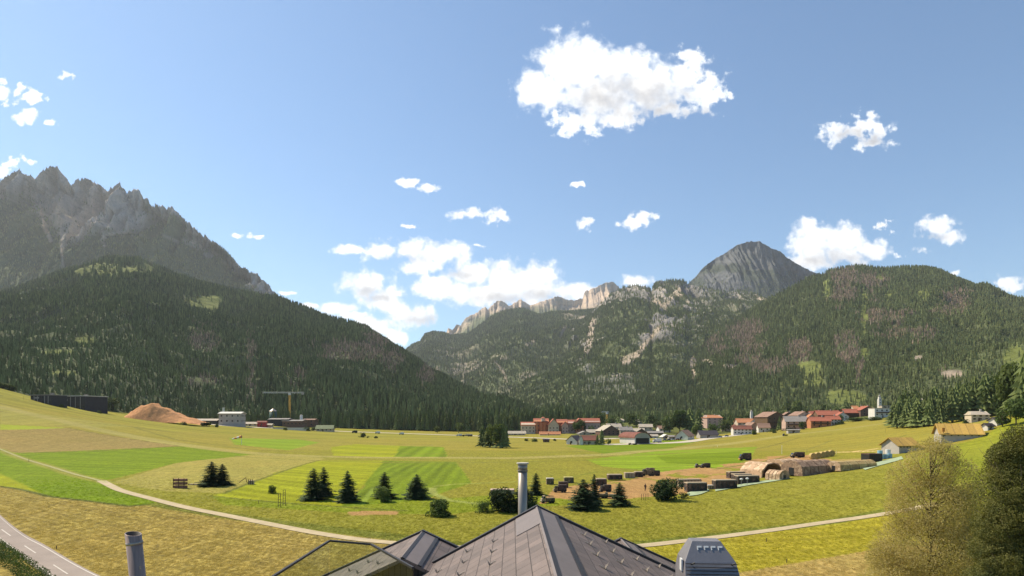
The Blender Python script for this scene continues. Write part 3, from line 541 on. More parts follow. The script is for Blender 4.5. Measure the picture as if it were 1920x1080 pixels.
# ------------------------------------------------------------------ mesh helpers for the objects
class MB:
    def __init__(s): s.v = []; s.f = []; s.m = []
    def poly(s, pts, mi=0):
        b = len(s.v); s.v += [tuple(p) for p in pts]; s.f.append(tuple(range(b, b+len(pts)))); s.m.append(mi); return s
    def box(s, x0, x1, y0, y1, z0, z1, mi=0, tx=0, ty=0):
        b = len(s.v); s.v += [(x0, y0, z0), (x1, y0, z0), (x1, y1, z0), (x0, y1, z0), (x0+tx, y0+ty, z1), (x1-tx, y0+ty, z1), (x1-tx, y1-ty, z1), (x0+tx, y1-ty, z1)]
        for q in ((0, 3, 2, 1), (4, 5, 6, 7), (0, 1, 5, 4), (1, 2, 6, 5), (2, 3, 7, 6), (3, 0, 4, 7)): s.f.append(tuple(b+i for i in q)); s.m.append(mi)
        return s
    def extr(s, prof, y0, y1, mi=0, caps=True, axis='y'):
        b = len(s.v); n = len(prof)
        for y in (y0, y1): s.v += [(p[0], y, p[1]) if axis == 'y' else (y, p[0], p[1]) for p in prof]
        for i in range(n): s.f.append((b+i, b+(i+1) % n, b+n+(i+1) % n, b+n+i)); s.m.append(mi)
        if caps: s.f.append(tuple(b+i for i in range(n))[::-1]); s.f.append(tuple(b+n+i for i in range(n))); s.m += [mi, mi]
        return s
    def shell(s, prof, y0, y1, th, mi=0, axis='y'):
        pr = np.array(prof, float); d = np.gradient(pr, axis=0); nn = np.stack([-d[:, 1], d[:, 0]], 1); nn /= np.linalg.norm(nn, axis=1)[:, None]
        return s.extr([tuple(p) for p in pr]+[tuple(p) for p in (pr+nn*th)[::-1]], y0, y1, mi, True, axis)
    def tube(s, pts, rad, n=8, mi=0, cap=True):
        pts = [Vector(p) for p in pts]; rs = rad if isinstance(rad, (list, tuple)) else [rad]*len(pts); b = len(s.v)
        for i, p in enumerate(pts):
            d = (pts[min(i+1, len(pts)-1)]-pts[max(i-1, 0)]).normalized(); u = d.cross(Vector((0, 1, 0)) if abs(d.y) < .9 else Vector((1, 0, 0))).normalized(); w_ = d.cross(u)
            for k in range(n): a = 6.2832*k/n; s.v.append(tuple(p+(u*math.cos(a)+w_*math.sin(a))*rs[i]))
        for i in range(len(pts)-1):
            for k in range(n): s.f.append((b+i*n+k, b+i*n+(k+1) % n, b+(i+1)*n+(k+1) % n, b+(i+1)*n+k)); s.m.append(mi)
        if cap: s.f.append(tuple(b+k for k in range(n))[::-1]); s.f.append(tuple(b+(len(pts)-1)*n+k for k in range(n))); s.m += [mi, mi]
        return s
    def wheel(s, x, y, z, r, w_, mi=0): return s.tube([(x, y-w_/2, z), (x, y+w_/2, z)], r, 14, mi)
    def build(s, name, mats, parent=None, smooth=False, bevel=0):
        me = bpy.data.meshes.new(name); me.from_pydata(s.v, [], s.f); mats = mats if isinstance(mats, (list, tuple)) else [mats]
        for m in mats: me.materials.append(m)
        me.polygons.foreach_set('material_index', s.m)
        if smooth: me.polygons.foreach_set('use_smooth', [True]*len(s.f))
        o = bpy.data.objects.new(name, me); S.collection.objects.link(o); o.parent = parent
        if bevel: q = o.modifiers.new('bevel', 'BEVEL'); q.width = bevel; q.segments = 2; q.limit_method = 'ANGLE'
        return o
def P3(px, py, Y): return Vector(((px-CX)/F*Y, Y, CH+(HY-py)/F*Y))

def stripes(name, c1, c2, scale, axis=2, rough=.8, sharp=.08, duty=.12, var=.15):
    """regular dark joints across a surface (boards, tiles, louvres)"""
    m, t, b = mat(name); co = t.new('ShaderNodeTexCoord').outputs['Object']; sx = t.new('ShaderNodeSeparateXYZ'); t.l.new(co, sx.inputs[0])
    f = t.math('FRACT', t.math('MULTIPLY', sx.outputs[axis], scale)); k = t.rng(f, duty, duty+sharp)
    ce = t.math('FLOOR', t.math('MULTIPLY', sx.outputs[axis], scale)); wn_ = t.new('ShaderNodeTexWhiteNoise', noise_dimensions='1D'); t.l.new(ce, wn_.inputs['W'])
    n = t.noise(co, 2, 4); g = t.math('MULTIPLY', t.rng(n, .3, .7, .8-var*.8, .8+var*.8), t.rng(wn_.outputs[0], 0, 1, 1-var, 1+var))
    t.l.new(t.vec('SCALE', t.mix(k, c2, c1), g), b.inputs['Base Color']); b.inputs['Roughness'].default_value = rough; return m
W_WHITE = plain('white_render', (.74,.70,.64), .9, .08, .4); W_CREAM = plain('cream_render', (.60,.50,.38), .9, .1, .4); W_PINK = plain('pink_render', (.55,.38,.31), .9, .1, .4); W_GREY = plain('grey_render', (.34,.32,.31), .9, .12, .4)
W_WOOD = stripes('brown_boards', (.17,.105,.06), (.05,.03,.02), 4, 0); W_DARK = plain('dark_cladding', (.035,.035,.045), .6, .2, .5); W_ORANGE = plain('orange_render', (.52,.22,.11), .85, .1, .4); W_BRICK = plain('brown_brick', (.19,.11,.08), .9, .2, .8); W_RED = plain('red_panel', (.40,.05,.05), .6, .12, .5); W_CONC = plain('concrete', (.46,.42,.38), .9, .12, .5)
R_RED = stripes('red_tiles', (.44,.15,.09), (.25,.05,.04), 1.6, 1); R_ORA = stripes('orange_tiles', (.58,.25,.12), (.38,.15,.08), 1.6, 1); R_BRN = stripes('brown_tiles', (.36,.22,.16), (.12,.08,.06), 1.6, 1); R_MAR = stripes('maroon_tiles', (.26,.10,.07), (.12,.04,.03), 1.6, 1); R_GRY = plain('grey_roof', (.30,.27,.25), .8, .15, .5); R_TAN = plain('pale_roof', (.48,.41,.33), .8, .15, .5); R_DRK = plain('dark_roof', (.07,.06,.07), .7, .2, .5); R_GRN = plain('green_roof', (.19,.22,.12), .8, .15, .5)
R_YEL = stripes('yellow_roof', (.52,.33,.08), (.40,.25,.07), .45, 0); R_WHT = plain('white_roof', (.72,.68,.62), .7, .08, .4)
M_WIN = plain('window_glass', (.04,.05,.06), .15, .3, .7, spec=.6); M_TRIM = plain('timber_trim', (.11,.06,.035), .8, .2, 2); M_METAL = plain('galvanised_metal', (.36,.31,.265), .42, .2, 3, metal=.35, spec=.5, stretch=(1, 1, .12)); M_GREYP = plain('grey_paint', (.3,.3,.31), .6, .1, 2)
M_RUB = plain('rubber', (.025,.025,.025), .85, .2, 4); M_CAMO = None
def camo(name, c1, c2, c3, sc):
    m, t, b = mat(name); co = t.new('ShaderNodeTexCoord').outputs['Object']; n = t.noise(co, sc, 3, .5); n2 = t.noise(t.vec('ADD', co, (7, 3, 1)), sc*1.3, 3, .5)
    c = t.mix(t.rng(n, .49, .53), c1, c2); c = t.mix(t.rng(n2, .55, .59), c, c3); t.l.new(c, b.inputs['Base Color']); b.inputs['Roughness'].default_value = .9; return m
M_CAMO = camo('camouflage_canvas', (.17,.13,.08), (.08,.08,.05), (.30,.22,.13), .9); M_DCAMO = camo('dark_camouflage', (.075,.055,.045), (.035,.035,.03), (.14,.09,.07), .8); M_TENT = camo('sand_camouflage', (.45,.30,.19), (.33,.22,.13), (.58,.42,.28), .8); M_TENT2 = camo('brown_camouflage', (.28,.18,.12), (.20,.13,.09), (.36,.25,.17), .9)
M_KHAKI = plain('khaki_tarpaulin', (.42,.33,.22), .85, .15, .8); M_YPAL = plain('yellow_tarpaulin', (.48,.42,.16), .85, .12, .8); M_STRAW = plain('straw', (.50,.36,.14), .95, .3, 2.5, bump=1); M_CHIP = plain('wood_chips', (.62,.30,.13), .95, .22, .6, bump=.6); M_BLUE = plain('pale_blue_plastic', (.32,.52,.62), .4, .15, .8)
M_TARP = plain('green_sheet', (.37,.44,.28), .8, .2, .5, spec=.1); M_STONE = plain('pale_stone', (.55,.50,.42), .9, .15, 1); M_CRANE = plain('crane_yellow', (.85,.50,.10), .6, .1, 1); M_BLACK = plain('black_paint', (.03,.03,.03), .5, .1, 1); M_WPAINT = plain('white_paint', (.75,.74,.72), .45, .05, 1); M_YEL = plain('yellow_paint', (.65,.52,.05), .45, .05, 1); M_ORG = plain('orange_paint', (.62,.25,.06), .5, .05, 1); M_SKIN = plain('skin', (.45,.28,.2), .7, .05, 4); M_CLOTH = plain('dark_clothes', (.07,.045,.05), .9, .2, 4)

# ------------------------------------------------------------------ roads and paths (draped strips)
def ribbon(name, A, B, m, lift=.07, sub=8, px=True, ncross=5):
    if px: A = [at(*p) for p in A]; B = [at(*p) for p in B]
    def rs(P_):
        n = len(P_); out = []
        for i in range(n-1):
            p0 = P_[max(i-1, 0)]; p1 = P_[i]; p2 = P_[i+1]; p3 = P_[min(i+2, n-1)]
            for k in range(sub):
                q = k/sub; out.append(.5*((2*p1)+(p2-p0)*q+(2*p0-5*p1+4*p2-p3)*q*q+(3*p1-p0-3*p2+p3)*q**3))
        return out+[P_[-1]]
    A = rs(A); B = rs(B); V = []
    for a, b in zip(A, B):
        for k in range(ncross): q = a.lerp(b, k/(ncross-1)); V.append((q.x, q.y, 0))
    V = np.array(V); V[:, 2] = G(V[:, 0], V[:, 1])+lift
    o = np_mesh(name, V, grid_faces(len(A), ncross)[:, ::-1], m); tag(o, kind='structure'); return o
def lane(name, line, hw, m, lift=.07, sub=8):
    P_ = [at(*p) for p in line]; A = []; B = []
    for i, p in enumerate(P_):
        d = P_[min(i+1, len(P_)-1)]-P_[max(i-1, 0)]; n = Vector((-d.y, d.x, 0)).normalized()*hw; A.append(p+n); B.append(p-n)
    return ribbon(name, A, B, m, lift, sub, False, 3)
M_ASPH = plain('asphalt', (.33,.27,.235), .9, .12, .25, bump=.2, scale2=30); M_GRAV = plain('gravel', (.50,.40,.25), .95, .15, .6, scale2=8); M_ROADW = plain('road_paint', (.62,.56,.50), .7, .08, 2)
ribbon('road', [(-300,820),(-120,893),(0,966),(90,1026),(190,1082),(400,1170)], [(-300,845),(-120,930),(0,1018),(85,1080),(150,1130),(300,1250)], M_ASPH, .08)
ribbon('road_marking', [(-300,821),(-120,895),(0,970),(88,1029),(186,1083),(396,1172)], [(-300,821.5),(-120,895.6),(0,971),(87,1030.2),(184,1084),(394,1173.5)], M_ROADW, .10)
ribbon('road_marking', [(-300,842),(-120,924),(0,1009),(92,1076),(158,1124),(306,1240)], [(-300,842.8),(-120,925),(0,1010.5),(90.5,1077.5),(156,1126),(304,1243)], M_ROADW, .10)
for a, b in (((3,994),(20,1006)), ((46,1024.5),(67,1038.5)), ((100,1060.5),(127,1078)), ((-40,968),(-28,976)), ((-80,943),(-70,950))):
    a = at(*a); b = at(*b); d = (b-a).normalized(); n = Vector((-d.y, d.x, 0))*.07; ribbon('road_marking', [a+n, b+n], [a-n, b-n], M_ROADW, .10, 4, False, 2)
lane('path', PATH, .95, M_GRAV)
lane('path', [(-100,790),(0,842),(60,865),(110,880),(150,892),(192,903),(200,905)], .5, plain('worn_track', (.34,.32,.12), .95, .2, .6))
lane('road', [(350,790),(430,799),(520,803),(620,808),(760,813),(880,817),(1000,821),(1080,824),(1160,822)], 6.5, plain('pale_gravel', (.60,.52,.42), .95, .12, .1), .12)
lane('road', [(1130,834),(1200,832),(1280,829),(1330,822),(1400,814)], 6, plain('apron', (.55,.48,.38), .95, .12, .1), .12)

# ------------------------------------------------------------------ buildings
def windows(par, w, h, d, cols, rows, mw=None, side=True, z0=.14, ww=None, front=-1):
    mw = mw or M_WIN; ww = ww or min(1.3, w/cols*.45); hh = min(1.5, h/rows*.45); q = MB().box(-ww/2, ww/2, -.05, .05, -hh/2, hh/2).build('window', mw, par); first = True
    def put(x, y, z, rz):
        nonlocal first
        o = q if first else q.copy()
        if not first: S.collection.objects.link(o); o.parent = par
        first = False; o.location = (x, y, z); o.rotation_euler = (0, 0, rz)
    for r in range(rows):
        z = h*(z0+(r+.5)*(1-z0)/rows)
        for c in range(cols): put(-w/2+w*(c+.5)/cols, -d/2-.03, z, 0)
        if side:
            nc = max(1, round(cols*d/w))
            for c in range(min(nc, 4)):
                put(side*(w/2+.03), -d/2+d*(c+.5)/min(nc, 4), z, math.pi/2)
def house(px, py, Y, wp, hp, rp, label, wall=W_WHITE, roof=R_BRN, ridge='x', dp=None, rot=0, cols=3, rows=2, over=.8, chim=0, balc=False, name='house', cat='house', side=True, door=True, hip=0, group=None, wood=None):
    p = place(px, py, Y); Y = p.y; s = Y/F; w = wp*s; h = hp*s; r = rp*s; d = (dp or wp*.8)*s; bz = min(-4, float(G(p.x, p.y))-p.z-3); e = empty(name, p, rot, label, cat, group)
    ar = 'x' if ridge == 'x' else 'y'
    if r <= 0:
        MB().box(-w/2, w/2, -d/2, d/2, bz, h).build('wall', wall, e); MB().box(-w/2-.3, w/2+.3, -d/2-.3, d/2+.3, h, h+.5).build('roof', roof, e)
    else:
        if ar == 'x':
            MB().extr([(-d/2, bz), (d/2, bz), (d/2, h), (0, h+r*.97), (-d/2, h)], -w/2, w/2, axis='x').build('wall', wall, e)
            k = r/(d/2)*over; q = MB(); pr = [(-d/2-over, h-k), (0, h+r), (d/2+over, h-k)]
            hi = hip*w/2; a, b = -w/2-over, w/2+over
            if hip:
                V = [(a, pr[0][0], pr[0][1]), (b, pr[0][0], pr[0][1]), (b-hi, 0, h+r), (a+hi, 0, h+r), (a, pr[2][0], pr[0][1]), (b, pr[2][0], pr[0][1])]
                q.poly([V[0], V[1], V[2], V[3]]); q.poly([V[5], V[4], V[3], V[2]]); q.poly([V[1], V[5], V[2]]); q.poly([V[4], V[0], V[3]]); q.poly([V[0], V[4], V[5], V[1]]); q.build('roof', roof, e)
            else: q.extr([pr[0], pr[1], pr[2], (pr[2][0], pr[2][1]-.3), (0, h+r-.3), (pr[0][0], pr[0][1]-.3)], a, b, axis='x').build('roof', roof, e)
        else:
            MB().extr([(-w/2, bz), (w/2, bz), (w/2, h), (0, h+r*.97), (-w/2, h)], -d/2, d/2).build('wall', wall, e)
            k = r/(w/2)*over; MB().extr([(-w/2-over, h-k), (0, h+r), (w/2+over, h-k), (w/2+over, h-k-.3), (0, h+r-.3), (-w/2-over, h-k-.3)], -d/2-over, d/2+over).build('roof', roof, e)
            if wood: MB().poly([(-w/2+.05, -d/2-.04, h*.98), (w/2-.05, -d/2-.04, h*.98), (0, -d/2-.04, h+r*.9)]).build('gable', wood, e)
    if cols: windows(e, w, h, d, cols, rows, side=side)
    if chim: MB().box(w*.15, w*.15+.9, -.45, .45, h+r*.4, h+r+1.3).build('chimney', W_CONC, e)
    if balc: MB().box(-w/2*.85, w/2*.85, -d/2-1.1, -d/2-.06, h*.5, h*.5+1.0).build('balcony', M_TRIM, e)
    if door: MB().box(-w*.08-.5, -w*.08+.5, -d/2-.07, -d/2+.05, -.2, 2.1).build('door', M_TRIM, e)
    return e
VG = 'village houses across the field'
# left: works and timber yard
def dark_hall(px, py, Y, wp, hp, dp, label, white=False):
    p = place(px, py, Y); s = p.y/F; w, h, d = wp*s, hp*s, dp*s; e = empty('industrial_hall', p, math.radians(-14), label, 'building')
    MB().box(-w/2, w/2, -d/2, d/2, -5, h).build('wall', W_DARK, e); MB().box(-w/2-.5, w/2+.5, -d/2-.5, d/2+.5, h, h+.55).build('roof', R_WHT if white else R_GRY, e)
    q = MB().box(-.25, .25, -d/2-.12, -d/2, 0, h*.95); a = q.build('pilaster', W_GREY, e)
    for k in range(1, 6): b = a.copy(); S.collection.objects.link(b); b.location.x = -w/2+w*k/6; b.parent = e
    MB().box(-w/2+1, w/2-1, -d/2-.09, -d/2-.02, h*.12, h*.24).build('window_band', M_WIN, e); MB().box(-w*.3, -w*.1, -d/2-.1, -d/2-.02, h*.62, h*.8).build('sign_band', W_GREY, e)
    MB().box(w*.1, w*.1+2, -1, 1, h+.55, h+2.).build('roof_vent', M_METAL, e); return e
dark_hall(154, 767, 500, 68, 23, 46, 'large black industrial hall with a pale roof edge by the wood', True)
dark_hall(92, 757, 510, 50, 15, 30, 'lower dark industrial building left of the large black hall')
house(420, 797, 640, 0.1+38, 22, 3, 'grey boarded works building with a flat white roof edge and white flue', W_CONC, R_WHT, 'x', 34, .15, 4, 2, name='works_building', cat='building', door=False).location.x += 8
e = empty('white_flue', P3(419, 775, 642), 0, 'short white flue rising from the left end of the grey works building', 'flue'); MB().tube([(0, 0, -6), (0, 0, 6)], 1.1, 10).build('pipe', M_WPAINT, e); MB().tube([(0, 0, 6), (0, 0, 6.5)], 1.4, 10).build('cap', M_METAL, e)
house(383, 793, 620, 62, 5, 3, 'long low shed with a pale roof between the chip pile and the works', W_DARK, R_TAN, 'x', 20, -.1, 0, 0, name='shed', cat='shed', door=False)
house(473, 799, 655, 24, 5, 3, 'low white outbuilding right of the grey works building', W_WHITE, R_TAN, 'x', 14, 0, 3, 1, name='shed', cat='shed')
house(492, 801, 650, 15, 10, 2, 'small red shed beside the white outbuilding', W_RED, R_MAR, 'x', 14, .2, 1, 1, name='shed', cat='shed')
house(504, 801, 645, 14, 5, 2, 'pale little shed right of the red shed', W_CREAM, R_TAN, 'x', 10, 0, 1, 1, name='shed', cat='shed')
house(527, 799, 690, 36, 13, 2, 'dark works hall standing below the green silo', W_DARK, R_GRY, 'x', 30, 0, 5, 1, name='works_building', cat='building', door=False)
house(553, 801, 685, 36, 12, 2, 'brown brick works hall with a row of roof vents', W_BRICK, R_GRY, 'x', 30, 0, 5, 1, name='works_building', cat='building', door=False)
house(582, 801, 700, 22, 14, 2, 'brown block at the right end of the works', W_BRICK, R_BRN, 'x', 24, 0, 2, 2, name='works_building', cat='building', door=False)
house(610, 809, 690, 30, 6, 6, 'low house with a green roof at the right end of the works', W_CREAM, R_GRN, 'x', 20, .1, 4, 1, cat='house')
house(545, 806, 660, 66, 4, 0, 'long low white boundary wall in front of the brick works', W_WHITE, R_GRY, 'x', 2, .03, 0, 0, name='boundary_wall', cat='wall', door=False)
e = empty('silo', P3(512, 795, 700), 0, 'tall green silo with a grey conical top', 'silo'); s = 700/F; MB().tube([(0, 0, -2), (0, 0, 24*s)], 6.6*s, 16).build('drum', plain('green_metal', (.05,.11,.09), .6, .1, .3), e, True); MB().tube([(0, 0, 24*s), (0, 0, 29*s)], [7.2*s, .4], 16).build('roof', M_METAL, e)
e = empty('white_tank', P3(565, 797, 680), 0, 'slim white tank standing on the brick works', 'tank'); MB().tube([(0, 0, 0), (0, 0, 11)], 1.6, 12).build('drum', M_WPAINT, e); MB().tube([(0, 0, 11), (0, 0, 11.6)], [1.6, .3], 12).build('dome', M_METAL, e)
e = empty('exhaust_pipe', P3(527, 795, 695), 0, 'thin pale exhaust pipe between the silo and the crane', 'pipe'); MB().tube([(0, 0, 0), (0, 0, 12)], .4, 8).build('pipe', M_METAL, e)
def pile(px, py, Y, wp, hp, dp, label, mats, seed, name='wood_chip_pile', cat='pile', prof=None):
    p = place(px, py, Y); Y = p.y; s = Y/F; w, h, d = wp*s, hp*s, dp*s; n = 70; m_ = 40; x = np.linspace(-1, 1, n); y = np.linspace(-1, 1, m_); XX, YY = np.meshgrid(x, y)
    sh = np.interp(XX, *(prof or ([-1, -.75, -.45, -.15, .1, .35, .6, .8, 1], [0, .45, .9, 1., .78, .55, .3, .22, 0]))); Z = h*sh*np.clip(1.15-np.abs(YY)**1.6*1.15, 0, 1)
    Z = Z*(.9+.25*fbm(XX*6+seed, YY*5, 4, seed)); Z = Z+h*.05*(fbm(XX*20, YY*15, 3, seed+4)-.5)-.6
    V = np.stack([XX.ravel()*w/2, YY.ravel()*d/2, Z.ravel()], 1); o = np_mesh(name, V, grid_faces(m_, n), mats); o.location = p; tag(o, label, cat); return o
pile(302, 791, 520, 152, 34, 60, 'big heap of orange wood chips in front of the dark wood', M_CHIP, 3)
pile(365, 795, 540, 34, 8, 24, 'small low heap of orange wood chips beside the big one', M_CHIP, 8)
pile(705, 965, 108, 92, 6, 16, 'flat strip of reddish bark mulch on the meadow near the roof', plain('mulch', (.36,.18,.10), .95, .3, 3, bump=.6), 12, 'mulch_bed', 'mulch', ([-1, -.8, -.2, .3, .8, 1], [0, .7, 1, .8, .7, 0]))
pile(280, 925, 140, 46, 4, 12, 'low bank of pale earth and stones beside the gravel path', plain('pale_earth', (.5,.38,.24), .95, .3, 2, bump=.5), 15, 'earth_bank', 'earth bank', ([-1, -.8, -.2, .3, .8, 1], [0, .7, 1, .6, .8, 0])).rotation_euler.z = -.35
# tower cranes
def crane(px, py, Y, hp, jl, jr, label, m, rot=0):
    s = Y/F; H = hp*s; e = empty('tower_crane', P3(px, py, Y), rot, label, 'crane'); q = MB(); r = .8
    for x in (-r, r):
        for y in (-r, r): q.box(x-.13, x+.13, y-.13, y+.13, 0, H)
    n = int(H/1.6)
    for i in range(n):
        z0, z1 = H*i/n, H*(i+1)/n
        for y in (-r, r): q.tube([(-r, y, z0), (r, y, z1)], .09, 4); q.tube([(r, y, z0), (-r, y, z1)], .09, 4)
    q.build('mast', m, e); j = MB()
    for z, y in ((H, -.5), (H, .5), (H+1.1, 0)): j.tube([(-jl*s, y, z), (jr*s, y, z)], .14, 5)
    k = int((jl+jr)*s/1.8)
    for i in range(k): x0 = -jl*s+(jl+jr)*s*i/k; x1 = -jl*s+(jl+jr)*s*(i+1)/k; j.tube([(x0, -.5, H), ((x0+x1)/2, 0, H+1.1), (x1, .5, H)], .07, 4)
    j.build('jib', M_WPAINT if m is M_CRANE else m, e); MB().box(jr*s-3, jr*s-.5, -1, 1, H-1.8, H+.2).build('counterweight', W_CONC, e); MB().box(-1.1, 1.1, -1.1, 1.1, H-2.3, H-.2).build('cab', M_WPAINT, e); return e
crane(543, 797, 705, 60, 50, 27, 'tall yellow tower crane with a long jib above the works', M_CRANE, .05)
crane(1138, 795, 820, 22, 10, 4, 'small far tower crane in front of the wood behind the village', M_CRANE, .1)
# airfield huts and hangar
def hangar(px, py, Y, wp, hp, rp, dp, label, rot):
    p = place(px, py, Y); s = p.y/F; w, h, r, d = wp*s, hp*s, rp*s, dp*s; e = empty('hangar', p, rot, label, 'hangar'); A = [(w/2*math.cos(a), h+r*math.sin(a)) for a in np.linspace(0, math.pi, 15)]
    MB().extr([(-w/2, -2), (w/2, -2)]+A, -d/2, d/2).build('wall', W_WHITE, e)
    B = [((w/2+.5)*math.cos(a), h-.2+(r+.35)*math.sin(a)) for a in np.linspace(0, math.pi, 15)]; MB().shell(B, -d/2-.8, d/2+.8, -.25).build('roof', R_MAR, e)
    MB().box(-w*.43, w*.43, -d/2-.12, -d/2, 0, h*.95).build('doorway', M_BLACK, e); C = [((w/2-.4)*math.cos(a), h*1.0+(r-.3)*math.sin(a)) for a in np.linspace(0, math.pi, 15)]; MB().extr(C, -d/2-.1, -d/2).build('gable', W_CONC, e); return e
hangar(1190, 831, 455, 36, 11, 9, 44, 'aircraft hangar with arched maroon roof, white side and dark open front', math.radians(28))
house(1078, 833, 478, 22, 8, 9, 'white hut with steep dark roof left of the long maroon-roofed house', W_WHITE, R_DRK, 'y', 26, math.radians(-35), 1, 1, .5, name='airfield_hut', cat='hut')
house(1104, 833, 485, 30, 9, 8, 'long pale house with a maroon roof beside the field', W_CREAM, R_MAR, 'x', 24, math.radians(4), 3, 2, .6, cat='house')
house(1089, 834, 470, 7, 11, 7, 'narrow white gabled bay between dark roof and maroon roof', W_WHITE, R_DRK, 'y', 10, 0, 0, 0, .25, name='gabled_bay', cat='house', door=False)
house(1024, 829, 500, 12, 5, 1.5, 'tiny dark timber shed alone in the field beyond the chimney', W_WOOD, R_DRK, 'x', 8, 0, 0, 0, .2, name='shed', cat='shed')
house(968, 816, 640, 34, 4, 4, 'long low building with a pale roof right of the spruce clump', W_CREAM, R_TAN, 'x', 14, 0, 5, 1, cat='building', name='low_building')
house(1031, 816, 620, 38, 3, 4, 'long orange-roofed shed in front of the red hotel', W_WHITE, R_ORA, 'x', 12, 0, 5, 1, cat='shed', name='shed')
# red hotel
def hotel():
    Y = 690; s = Y/F; e = empty('hotel', P3(1050, 812, Y), 0, 'sprawling red-roofed hotel with orange towers at the foot of the mountain', 'hotel')
    def wing(x0, x1, h, r, y=0, wall=W_ORANGE, d=26, gable=False):
        x0, x1, h, r = (x0-1050)*s, (x1-1050)*s, h*s, r*s; D = d*s/2; y *= s
        if gable:
            c = (x0+x1)/2; q = MB().extr([(x0, -2), (x1, -2), (x1, h), (c, h+r*.96), (x0, h)], y-D, y+D).build('wall', wall, e); MB().extr([(x0-.8, h-.5), (c, h+r), (x1+.8, h-.5), (x1+.8, h-1.), (c, h+r-.5), (x0-.8, h-1.)], y-D-.8, y+D).build('roof', R_RED, e)
        else:
            q = MB().extr([(y-D, -2), (y+D, -2), (y+D, h), (y, h+r*.96), (y-D, h)], x0, x1, axis='x').build('wall', wall, e); MB().extr([(y-D-.8, h-.5), (y, h+r), (y+D+.8, h-.5), (y+D+.8, h-1.), (y, h+r-.5), (y-D-.8, h-1.)], x0-.6, x1+.6, axis='x').build('roof', R_RED, e)
        n = max(1, int((x1-x0)/3.2)); ww = MB().box(-.6, .6, -.08, .08, -.7, .7).build('window', M_WIN, q); f_ = True
        for k in range(n):
            for zz in (.25, .62):
                o = ww if f_ else ww.copy(); o.location = (x0+(x1-x0)*(k+.5)/n, y-D-.05, h*zz)
                if not f_: S.collection.objects.link(o); o.parent = q
                f_ = False
    wing(977, 1003, 16, 5, -4, W_CREAM); wing(1001, 1028, 22, 5.5, 4); wing(1027, 1046, 16, 11, -8, W_CREAM, 30, True); wing(1044, 1063, 20, 6, 3); wing(1052, 1064, 15, 7, -8, W_PINK, 24, True); wing(1062, 1086, 19, 6, 2, W_PINK); wing(1078, 1092, 21, 7, -4, W_ORANGE, 26, True); wing(1088, 1124, 21, 7, 6, W_PINK)
    for x in (1006, 1014, 1020): MB().box((x-1050-1.3)*s, (x-1050+1.3)*s, -22*s, -18*s, -2, 20*s+x % 3).build('tower', W_ORANGE, e)
    MB().tube([((1018-1050)*s, -8*s, 22*s), ((1018-1050)*s, -8*s, 28*s)], 4*s, 12).build('turret', W_CREAM, e); MB().tube([((1018-1050)*s, -8*s, 28*s), ((1018-1050)*s, -8*s, 30.5*s)], [4.6*s, .3], 12).build('turret_roof', R_RED, e)
hotel()
